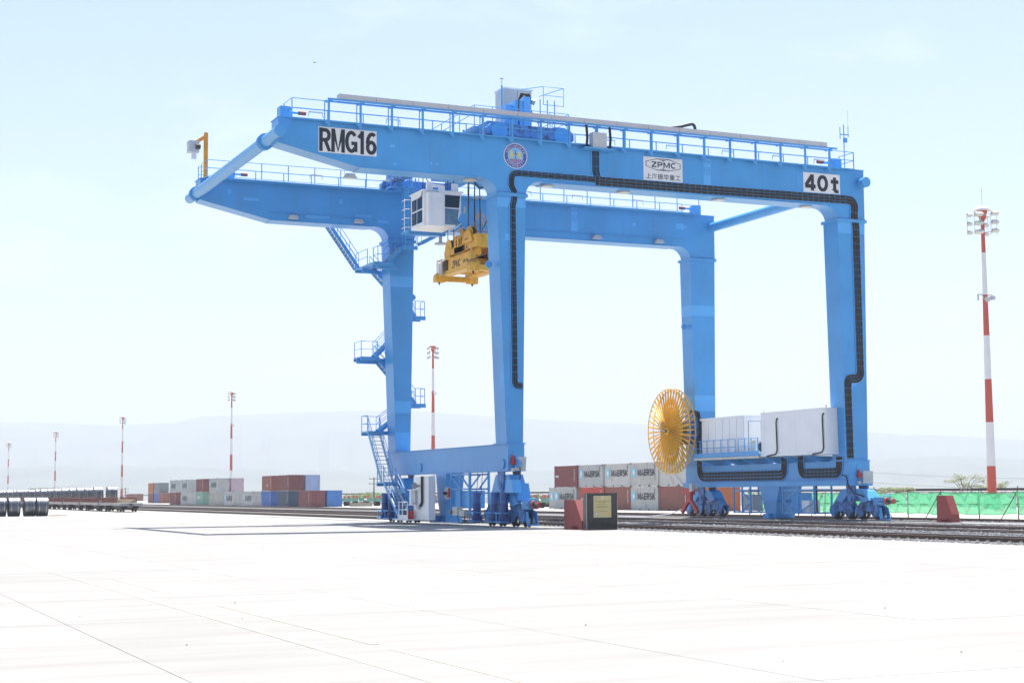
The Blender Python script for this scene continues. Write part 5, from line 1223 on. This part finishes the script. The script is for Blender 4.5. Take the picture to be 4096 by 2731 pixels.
# flat wagons on a track sunk in the yard
WX = 36.9; WL = 14.2; WY0 = un(572,2035,X=38.28).y
wag = thing('flat_wagon', 'grey flat wagon with red coil cradle', 'rail wagon', (WX, WY0+WL/2, .02), 'flat wagons of the coil train')
wb = MB().box(WX-1.35, WX+1.35, WY0+.25, WY0+WL-.25, 1.02, 1.1).box(WX-1.38,WX-1.28,WY0+.2,WY0+WL-.2,.8,1.1).box(WX+1.28,WX+1.38,WY0+.2,WY0+WL-.2,.8,1.1).box(WX-1.3,WX+1.3,WY0+.2,WY0+.32,.75,1.1).box(WX-.3,WX+.3,WY0+1,WY0+WL-1,.55,1.02)
wb.build('deck', M['wagon_grey'], wag)
wheel2 = MB().cyl((-.07,0,0),(.07,0,0),.43,n=18).cyl((.07,0,0),(.1,0,0),.46,n=18).mesh('wheel', M['wagon_dark'])
for yb in (WY0+2.2, WY0+WL-2.2):
    bg_ = MB().box(WX-1.05, WX-.9, yb-1.25, yb+1.25, .42, .72).box(WX+.9,WX+1.05,yb-1.25,yb+1.25,.42,.72).box(WX-1,WX+1,yb-.2,yb+.2,.5,.8)
    for s_ in (-1,1): bg_.box(WX-1.1,WX-.88,yb+s_*.9-.18,yb+s_*.9+.18,.3,.75)
    bg_.build('bogie', M['wagon_dark'], wag)
    for yw in (yb-.9, yb+.9):
        for s_ in (-1,1): obj('wheel', wheel2, wag, Vector((WX+s_*.72, yw, .48))-wl(wag))
        MB().cyl((WX-.72,yw,.48),(WX+.72,yw,.48),.08,n=8).build('axle', M['wagon_dark'], wag)
for y, s_ in ((WY0,-1),(WY0+WL,1)): MB().box(WX-.12, WX+.12, min(y,y-s_*.35), max(y,y-s_*.35), .8, 1.05).build('coupler', M['wagon_dark'], wag)
for yy in (WY0+3.2, WY0+9.5): MB().box(WX-1.39, WX-1.382, yy, yy+.5, .82, 1.08).build('stripe', M['orange'], wag)
def cradle(y0, par):
    ck = MB()
    for x in (WX-1.2, WX+1.2):
        ck.box(x-.06,x+.06,y0,WY0+WL-.2,1.7,1.78); ck.box(x-.06,x+.06,y0,WY0+WL-.2,1.12,1.22)
        k = y0
        while k < WY0+WL-.3: ck.box(x-.06,x+.06,k,k+.12,1.22,1.7); k += .9
    ck2 = ck.build('coil_cradle', M['cradle'], par); k = y0+.4
    while k < WY0+WL-.6:
        MB().prism([(WX-1.1,1.12),(WX+1.1,1.12),(WX+1.1,1.6),(WX+.3,1.2),(WX-.3,1.2),(WX-1.1,1.6)], 'y', k, k+.2).build('cradle_saddle', M['timber'], ck2); k += 1.3
wag0 = wag; wag = copy_tree(wag0); cradle(WY0+3.2, wag0); cradle(WY0+.3, wag)
ytr = struct(obj('railway_track', None, None, (WX, WY0-4, 0)))
for sx in (-.725,.725):
    r_ = MB().box(WX+sx-.05, WX+sx+.05, WY0-6, 455, .004, .02).build('rail', M['rail'], ytr)
labs = ['grey flat wagon with red coil cradle at the free end of the train'] + ['grey flat wagon with red coil cradle within the coil train']*12
wag0['label'] = labs[0]; wag['label'] = labs[1]
for i in range(2, 12):
    c = copy_tree(wag); c.location.y += (WL+.9)*i
wag.location.y += WL+.9
G5 = 'steel coils riding on the wagons'; k3 = 560/2352
pxs = [(1955,0),(1720,0),(1572,1),(1430,0),(1300,1),(1170,0),(1040,1),(930,0),(805,1),(715,0),(590,1),(520,0),(395,1),(335,0),(222,1),(160,0),(60,1)]
for i, (x, bk) in enumerate(pxs):
    y = un(x*k3, 1965, X=WX+.6).y
    coil(WX, y, 1.32, cm2, 'steel coil riding alone at the free end of the train' if i == 0 else 'steel coil resting in a red wagon cradle', G5, .93)

# ------------------------------------------------------------------ monument, buffer stops
MX0, MX1, MY = 38.42, 40.27, 75.9
mon = thing('plaque_monument', 'black granite commemorative slab with a yellow plaque beside the rails', 'monument', ((MX0+MX1)/2, MY+.2, 0))
MB().box(MX0+.02, MX1-.02, MY+.02, MY+.43, 0, 1.92).build('core', M['dark'], mon)
for i, (a_, b_) in enumerate(((MX0+.012,39.34),(39.345,MX1-.012))):
    for z0, z1 in ((.02,.66),(.665,1.28),(1.285,1.925)): MB().box(a_, b_, MY, MY+.018, z0, z1).build('granite_tile', M['granite'], mon)
for z0, z1 in ((.02,.66),(.665,1.28),(1.285,1.925)): MB().box(MX0, MX0+.018, MY+.02, MY+.43, z0, z1).build('granite_tile', M['granite'], mon)
MB().box(MX0, MX1, MY, MY+.45, 1.927, 1.95).build('top_slab', M['granite'], mon)
MB().box(MX0-.004, MX0+.01, MY-.004, MY+.018, .02, 1.926).box(MX1-.012,MX1,MY-.004,MY+.018,.02,1.926).build('edge_strip', M['granite_edge'], mon)
p0 = un(2374,1983,Y=MY); p1 = un(2444,2067,Y=MY)
pq = MB().box(p0.x, p1.x, MY-.02, MY-.002, p1.z, p0.z).build('plaque', M['plaque'], mon)
MB().box(p0.x-.012, p1.x+.012, MY-.012, MY-.001, p1.z-.012, p0.z+.012).build('plaque_frame', M['alu'], mon)
tx = MB(); H_ = p0.z-p1.z; W_ = p1.x-p0.x; rq = random.Random(4)
for v, a_, b_ in ((.74,.08,.92),(.70,.27,.72),(.60,.27,.72),(.5,.13,.86),(.455,.16,.84),(.36,.48,.52),(.27,.24,.76)):
    x = a_
    while x < b_-.02:
        w2 = min(rq.uniform(.03,.09), b_-x); tx.add([(p0.x+W_*x,MY-.022,p1.z+H_*v),(p0.x+W_*(x+w2),MY-.022,p1.z+H_*v),(p0.x+W_*(x+w2),MY-.022,p1.z+H_*(v+.018)),(p0.x+W_*x,MY-.022,p1.z+H_*(v+.018))], [(0,1,2,3)]); x += w2+.018
tx.build('engraved_lines', M['plaquetext'], pq)
cs = MB().prism([(p0.x+W_*.5+.09*math.cos(t),p1.z+H_*.91+.085*math.sin(t)) for t in [i*math.pi/5 for i in range(10)]], 'y', MY-.024, MY-.0205).build('crest', M['emb_gold'], pq)
disc(MB(), .07, MY-.022, 20, p0.x+W_*.15, p1.z+H_*.15).build('round_badge', M['emb_blue'], pq); disc(MB(), .05, MY-.024, 20, p0.x+W_*.15, p1.z+H_*.15).build('badge_centre', M['emb_white'], pq)
MB().prism([(p0.x+W_*.78,p1.z+H_*.13),(p0.x+W_*.9,p1.z+H_*.13),(p0.x+W_*.87,p1.z+H_*.2)], 'y', MY-.024, MY-.0205).build('small_badge', M['orange'], pq)
def stop(x, ynear, yfar, h, label, z0):
    s_ = thing('buffer_stop', label, 'buffer stop', (x, (ynear+yfar)/2, z0), 'oxide red crane buffer stops')
    L_ = yfar-ynear
    MB().prism([(ynear,z0),(yfar,z0),(yfar-.02,z0+h),(yfar-L_*.62,z0+h),(ynear+.02,z0+h*.3)], 'x', x-.28, x+.28).build('block', M['redbuf'], s_)
    for i in range(4):
        y = ynear+L_*.25+.18*i; MB().prism([(x-.28,z0),(x-.42,z0),(x-.28,z0+.25)], 'y', y, y+.03).build('gusset', M['redbuf'], s_)
    MB().box(x-.45, x+.4, ynear-.06, yfar+.06, z0+.001, z0+.03).build('base_plate', M['redbuf'], s_)
stop(38.75, 76.6, 78.75, 1.6, 'oxide red buffer stop standing behind the black monument', .0)
stop(63.26, 76.25, 77.65, 1.6, 'oxide red wedge shaped buffer stop on the concrete beam before the green net', .05)
pb = un(2258,2098,Z=0)
bl = thing('rail_block', 'yellow painted steel block with grey slab between the rails', 'block', (45.2, 91.2, 0))
bx, by = 45.2, 91.2
MB().prism([(bx-.35,0),(bx+.35,0),(bx+.35,.62),(bx-.1,.62),(bx-.35,.5)], 'y', by-.25, by+.25).build('yellow_block', M['yline'], bl)
MB().box(bx+.36, bx+.75, by-.3, by+.2, 0, .68).build('grey_slab', M['sleeper'], bl)

# ------------------------------------------------------------------ green net fence
FX = 73.35; fence = thing('net_fence', 'green shade net stretched between rough wooden poles behind the tracks', 'fence', (FX, 95, 0))
fy = [114.6, 111, 107.4, 103.8, 100.6, 97.4, 93.6, 89.9, 86.0, 82.2, 78.4, 74.6, 70.8, 67]
rf = random.Random(11)
for y in fy: MB().cyl((FX,y,-.02),(FX+rf.uniform(-.05,.05),y+rf.uniform(-.08,.08),rf.uniform(1.95,2.25)),.05,.035,n=6).build('post', M['pole'], fence)
for y in fy[1::2]:
    MB().cyl((FX-.06,y,1.85),(FX-.75,y+.85,0),.035,n=5).build('brace', M['pole'], fence); MB().cyl((FX+.06,y,1.7),(FX+.8,y-.9,0),.035,n=5).build('brace', M['pole'], fence)
for (a_, b_) in zip(fy, fy[1:]):
    for z in (1.0, 1.82): MB().cyl((FX-.05,a_+.2,z+rf.uniform(-.06,.06)),(FX-.05,b_-.3,z+rf.uniform(-.06,.06)),.025,n=5).build('cross_pole', M['pole'], fence)
    nu, nv = 18, 7; V = []; sag = rf.uniform(.04,.12); ph = rf.uniform(0,6); lo = rf.uniform(.28,.42)
    for i in range(nu+1):
        u = i/nu; y = a_+(b_-a_)*u; zt = 1.82-sag*math.sin(math.pi*u)+.03*math.sin(9*u+ph); zb_ = lo+.05*math.sin(5*u+ph)
        for j in range(nv+1):
            v = j/nv; V.append((FX-.09+.06*math.sin(u*14+ph+v*2)+.05*math.sin(u*31+3*v+ph)*(1-v*.5), y, zb_+(zt-zb_)*v))
    mb = MB(); mb.add(V, [(i*(nv+1)+j,(i+1)*(nv+1)+j,(i+1)*(nv+1)+j+1,i*(nv+1)+j+1) for i in range(nu) for j in range(nv)])
    me = mb.mesh('net_panel', M['net'], True, wl(fence), fix=False); nobj = obj('net_panel', me, fence)
    hm = MB().path([V[i*(nv+1)+nv] for i in range(nu+1)], .022, 4).path([V[i*(nv+1)] for i in range(nu+1)], .028, 4); hm.build('hem', M['nethem'], nobj)

# ------------------------------------------------------------------ high masts
def zpx(py): return un(3950, py, Y=133.2).z
bands = [1.6, zpx(1863), zpx(1688), zpx(1516), zpx(1342), zpx(1180), zpx(1012), zpx(850)]
top = bands[-1]; rad = lambda z: .48-.3*(z-1.6)/(top-1.6)
mast = thing('light_mast', 'tall red and white banded floodlight mast rising behind the green net', 'light mast', (115.4,133.2,0), 'red and white light masts')
x, y = 115.4, 133.2
MB().cyl((x,y,-.05),(x,y,1.5),.9,.8,n=16).build('plinth', M['concrete'], mast)
MB().cyl((x,y,1.5),(x,y,1.6),.85,n=16).build('base_flange', M['mast_red'], mast)
for i, (a_, b_) in enumerate(zip(bands, bands[1:])): MB().cyl((x,y,a_),(x,y,b_),rad(a_),rad(b_),n=18).build('mast_section', M['mast_red' if i % 2 == 0 else 'mast_white'], mast, True)
MB().ball((x,y,top+.1),.95,.95,.55,20,6,0).build('dome', M['mast_white'], mast, True)
MB().cyl((x,y,top-.9),(x,y,top+.1),.3,.55,n=12).build('head_cone', M['mast_red'], mast, True)
MB().cyl((x,y,top+.6),(x,y,top+2.6),.03,n=5).build('lightning_rod', M['alu'], mast)
hf = MB()
for z in (top-.35, top-1.3, top-2.25):
    hf.path([(x-1.75,y-.75,z-.3),(x-.3,y-.3,z),(x+.3,y-.75,z),(x+1.75,y-.2,z+.25),(x+1.5,y+.9,z),(x-1.4,y+.8,z)], .035, 5, True)
for dx, dy in ((-1.75,-.75),(-.6,-.4),(.6,-.6),(1.75,-.2),(1.5,.9),(-1.4,.8)): hf.cyl((x+dx,y+dy,top-2.5),(x+dx,y+dy,top-.2),.035,n=5)
hf.build('lamp_frame', M['alu'], mast)
lampm = MB().frus((-.3,.3,-.2,.2), -.15, (-.2,.2,-.12,.12), .2).mesh('floodlight', M['grey_box'])
lamp2 = MB().box(-.28,.28,-.19,.19,-.17,-.152).mesh('lamp_glass', M['lampglass'])
for z in (top-.25, top-1.2, top-2.15):
    for dx, dy, dz in ((-1.5,-.9,-.2),(-.9,-.75,-.1),(.9,-.75,.1),(1.45,-.5,.2),(1.2,.9,0),(-1.1,.8,0)):
        q = obj('floodlight', lampm, mast, Vector((x+dx,y+dy,z+dz))-wl(mast)); q.rotation_euler = (-.7,0,0); obj('lamp_glass', lamp2, q)
zm = zpx(1185)
br = MB().box(x-1.0,x+1.0,y-.06,y+.06,zm+.1,zm+.2).box(x+.8,x+1.2,y-.2,y+.2,zm-.35,zm+.05).box(x-.4,x+.1,y-.65,y-.45,zm-.6,zm-.15).cyl((x-.95,y,zm+.1),(x-.95,y,zm-.5),.09,n=8).path([(x-.8,y-.3,zm+.2),(x-.5,y-.5,zm-.4),(x-.2,y-.6,zm-.8),(x+.3,y-.5,zm-.5)], .03, 4)
br.build('camera_bracket', M['grey_box'], mast)
labs = ['red and white floodlight mast seen between the two left crane legs','red and white floodlight mast rising behind the long container stack','red and white floodlight mast rising beyond the coil wagons','red and white floodlight mast far down the coil train','farthest red and white floodlight mast down the line']
for i, (xx, yy) in enumerate(((117.6,300.7),(115.6,456.8),(113.3,614.2),(110.4,765.2),(108.3,926.9))):
    c = copy_tree(mast); c.location = (xx, yy, 0); c.rotation_euler.z = 1.3+.1*i; c['label'] = labs[i]

# ------------------------------------------------------------------ green trailers
tl = thing('skeletal_trailer', 'green skeletal container trailer', 'trailer', (0,0,0), 'green trailers parked before the embankment')
tb = MB().box(-.5,-.36,-5.6,5.6,.95,1.25).box(.36,.5,-5.6,5.6,.95,1.25)
for yy in (-5.5,-3,0,3,5.5): tb.box(-1.2,1.2,yy-.12,yy+.12,1.02,1.22)
tb.build('chassis', M['trailer'], tl)
MB().box(-1.22,1.22,-5.75,-5.62,.75,1.3).build('rear_beam', M['trailer'], tl)
for yy in (-4.3,-3.0):
    MB().cyl((-1.1,yy,.5),(1.1,yy,.5),.09,n=8).build('axle', M['wagon_dark'], tl)
    for s_ in (-1,1):
        for k in (.78,1.08):
            MB().cyl((s_*k-.12,yy,.5),(s_*k+.12,yy,.5),.5,n=18).build('tyre', M['tyre'], tl, True)
        MB().cyl((s_*1.12,yy,.5),(s_*1.24,yy,.5),.2,n=12).build('hub', M['hub'], tl)
        MB().prism(arc(yy,.62,.6,10,170,6)+[(yy,1.0)], 'x', s_*1.0-.2, s_*1.0+.2).build('mudguard', M['hub'], tl)
for s_ in (-1,1):
    MB().bar((s_*.8,3.4,.0),(s_*.8,3.4,1.0),.14,.14).bar((s_*.8,3.4,.1),(s_*.8,4.6,1.0),.08,.08).build('landing_leg', M['trailer'], tl)
    MB().cyl((s_*1.0,-5.82,1.5),(s_*1.0,-5.76,1.5),.22,n=18).build('marker_disc', M['coral'], tl)
    MB().box(s_*1.0-.2,s_*1.0+.2,-5.74,-5.4,1.2,1.6).build('corner_stop', M['trailer'], tl)
MB().bar((-.8,3.4,.2),(.8,3.4,.2),.08,.08).build('leg_brace', M['trailer'], tl)
tp_ = [(2075,207),(2128,206),(2172,205),(2110,222),(2160,222),(1365,268),(1405,264),(1470,262),(1512,262),(1550,262),(1440,276),(2205,219)]
for i, (px, d) in enumerate(tp_):
    p = dep(px, 2020, d); c = tl if i == 0 else copy_tree(tl); c.location = (p.x+2, p.y+5.6, 0); c.rotation_euler.z = random.uniform(-.12,.12)-.25
    c['label'] = 'green skeletal trailer parked left of the weathered stack by the near leg' if i in (0,1,2,3,4,11) else 'green skeletal trailer parked past the blue end of the long stack'
    if i in (0,1,2,3,4,11): c['label'] = 'green skeletal trailer with red discs parked behind the near crane leg'
yb_ = dep(1438,2010,255); MB_ = MB().box(yb_.x-1.5, yb_.x+2.2, yb_.y, yb_.y+.5, 0, .55).build('concrete_block', M['yline']); tag(MB_, 'low ochre kerb block between the green trailers', 'block')

# ------------------------------------------------------------------ vegetation, poles, bird
def foliage(mb, c, rx, ry, rz, n, s, rnd, flat=.5):
    for i in range(n):
        while True:
            a_ = (rnd.uniform(-1,1), rnd.uniform(-1,1), rnd.uniform(-1,1))
            if sum(k*k for k in a_) < 1: break
        p = Vector((c[0]+a_[0]*rx, c[1]+a_[1]*ry, c[2]+a_[2]*rz)); u = Vector((rnd.gauss(0,1),rnd.gauss(0,1),rnd.gauss(0,flat))).normalized(); v = u.orthogonal().normalized(); k = s*rnd.uniform(.5,1.4)
        mb.add([p-u*k, p+v*k*.45, p+u*k, p-v*k*.45], [(0,1,2,3)])
def acacia(x, y, h, spread, label, seed):
    rn = random.Random(seed); t = thing('acacia_tree', label, 'tree', (x,y,-.05))
    tb = MB().cyl((x,y,-.05),(x+.1,y,h*.45),.12,.08,n=7); fo = MB()
    for i in range(12):
        a_ = rn.uniform(0,6.28); r = spread*rn.uniform(.45,1.15); e = Vector((x+r*math.cos(a_), y+r*math.sin(a_), h*rn.uniform(.6,1))); mid = Vector((x,y,h*.45)).lerp(e,.55)+Vector((0,0,h*.1))
        tb.path([(x+.1,y,h*rn.uniform(.3,.45)), mid, e], .035, 4)
        for j in range(3): foliage(fo, mid.lerp(e,.5+.25*j), spread*.3, spread*.3, h*.06, 26, .11, rn)
    tb.build('trunk', M['bark'], t); fo.build('crown', M['leaf'], t)
q = dep(3855,1950,190); acacia(q.x, q.y, 3.7, 2.6, 'thin pale acacia beside the red mast base behind the embankment', 1)
q = dep(3985,1950,195); acacia(q.x, q.y, 3.0, 2.2, 'low pale acacia on the outer side of the red mast base', 2)
q = dep(195,1970,560); acacia(q.x, q.y, 5.2, 3.2, 'bare small acacia far behind the coil wagons', 3)
rs = random.Random(21)
for i, (px, d, wd, h) in enumerate(((1405,292,2.6,.8),(1440,290,2.8,.9),(1475,288,3.2,1.1),(1505,286,3.0,1.0),(1535,285,2.6,.8),(1880,240,2.2,.7),(2140,226,1.2,.5),(3560,165,2.0,.4),(3620,165,1.5,.4),(1460,284,2.5,.7))):
    q = un(px, 1975, X=124.3 if px < 3000 else 127.2); zb_ = 1.0 if px < 3000 else 1.8
    t = thing('shrub', 'green shrub growing on the embankment slope' if px < 1600 else ('low shrub seen under the left sill beam' if px == 1880 else ('small tuft above the trailer discs' if px == 2140 else 'dry scrub on top of the embankment')), 'shrub', (q.x, q.y, zb_-.3), 'shrubs on the embankment')
    fo = MB(); foliage(fo, (q.x,q.y,zb_+h*.35), wd*.9, wd*.9, h, 520, .17, rs, 1); foliage(fo, (q.x+wd*.4,q.y-wd*.3,zb_+h*.6), wd*.4, wd*.4, h*.6, 160, .16, rs, 1)
    st_ = MB()
    for k in range(6): st_.path([(q.x+rs.uniform(-.2,.2),q.y+rs.uniform(-.2,.2),zb_-.35),(q.x+rs.uniform(-1,1)*wd*.5,q.y+rs.uniform(-1,1)*wd*.5,zb_+h*.6)], .03, 4)
    st_.build('stems', M['bark'], t); fo.build('crown', M['leaf2' if px < 3000 else 'leaf'], t)
for px, ptop, d, lab in ((1496,1908,330,'dark utility pole with crossarms beyond the shrubs'),(501,1950,520,'dark utility pole with crossarms beyond the coil train')):
    b_ = dep(px,1990,d); zt = dep(px,ptop,d).z; t = thing('utility_pole', lab, 'utility pole', (b_.x,b_.y,-.05), 'utility poles')
    MB().cyl((b_.x,b_.y,-.05),(b_.x,b_.y,zt),.17,.12,n=8).build('pole', M['wood_pole'], t)
    for z in (zt-.4, zt-1.4):
        MB().box(b_.x-1.1,b_.x+1.1,b_.y-.06,b_.y+.06,z,z+.12).build('crossarm', M['wood_pole'], t)
        for dx in (-.95,.95): MB().cyl((b_.x+dx,b_.y,z+.12),(b_.x+dx,b_.y,z+.4),.06,n=6).build('insulator', M['ceramic'], t)
for i, (ya, yb2) in enumerate(((1881,1897),(1921,1937))):
    a_ = dep(3300,ya-6,360); b_ = dep(4700,yb2+6,300)
    pts = [a_.lerp(b_, k/14)-Vector((0,0,1.2*math.sin(math.pi*k/14))) for k in range(15)]
    wr = MB().path(pts, .03, 4).build('power_line', M['wood_pole']); tag(wr, 'thin upper overhead wire crossing before the hills' if i == 0 else 'thin lower overhead wire crossing before the hills', 'wire')
bp = dep(1259,252,330); bd = thing('bird', 'tiny dark bird flying high in the open sky', 'bird', tuple(bp))
MB().ball(bp, .09, .22, .08, 8, 6).ball(bp+Vector((0,-.22,.05)), .06, .07, .06, 6, 4).prism([(bp.x-.05,bp.y+.18),(bp.x+.05,bp.y+.18),(bp.x+.1,bp.y+.4),(bp.x-.1,bp.y+.4)], 'z', bp.z-.01, bp.z+.01).build('body', M['wood_pole'], bd, True)
for s_ in (-1,1): MB().add([bp+Vector(v) for v in ((0,-.1,.03),(s_*.3,-.14,.16),(s_*.55,.02,.06),(s_*.28,.08,.12),(0,.12,.03))], [(0,1,2,3,4)]).build('wing', M['wood_pole'], bd)

# ------------------------------------------------------------------ hazy air
hz_ = MB().box(-3700, 7700, -350, 10900, -1.2, 640).build('haze', None)
tag(hz_, 'pale blue haze filling the air towards the hills', 'haze', kind='stuff')
hm = bpy.data.materials.new('haze_air'); hm.use_nodes = True; T = hm.node_tree
for n_ in list(T.nodes):
    if n_.type == 'BSDF_PRINCIPLED': T.nodes.remove(n_)
pv = T.nodes.new('ShaderNodeVolumePrincipled'); pv.inputs['Color'].default_value = (.86,.93,1,1); pv.inputs['Density'].default_value = .00024; pv.inputs['Anisotropy'].default_value = .0
T.links.new(pv.outputs[0], T.nodes['Material Output'].inputs['Volume']); hz_.data.materials.append(hm)
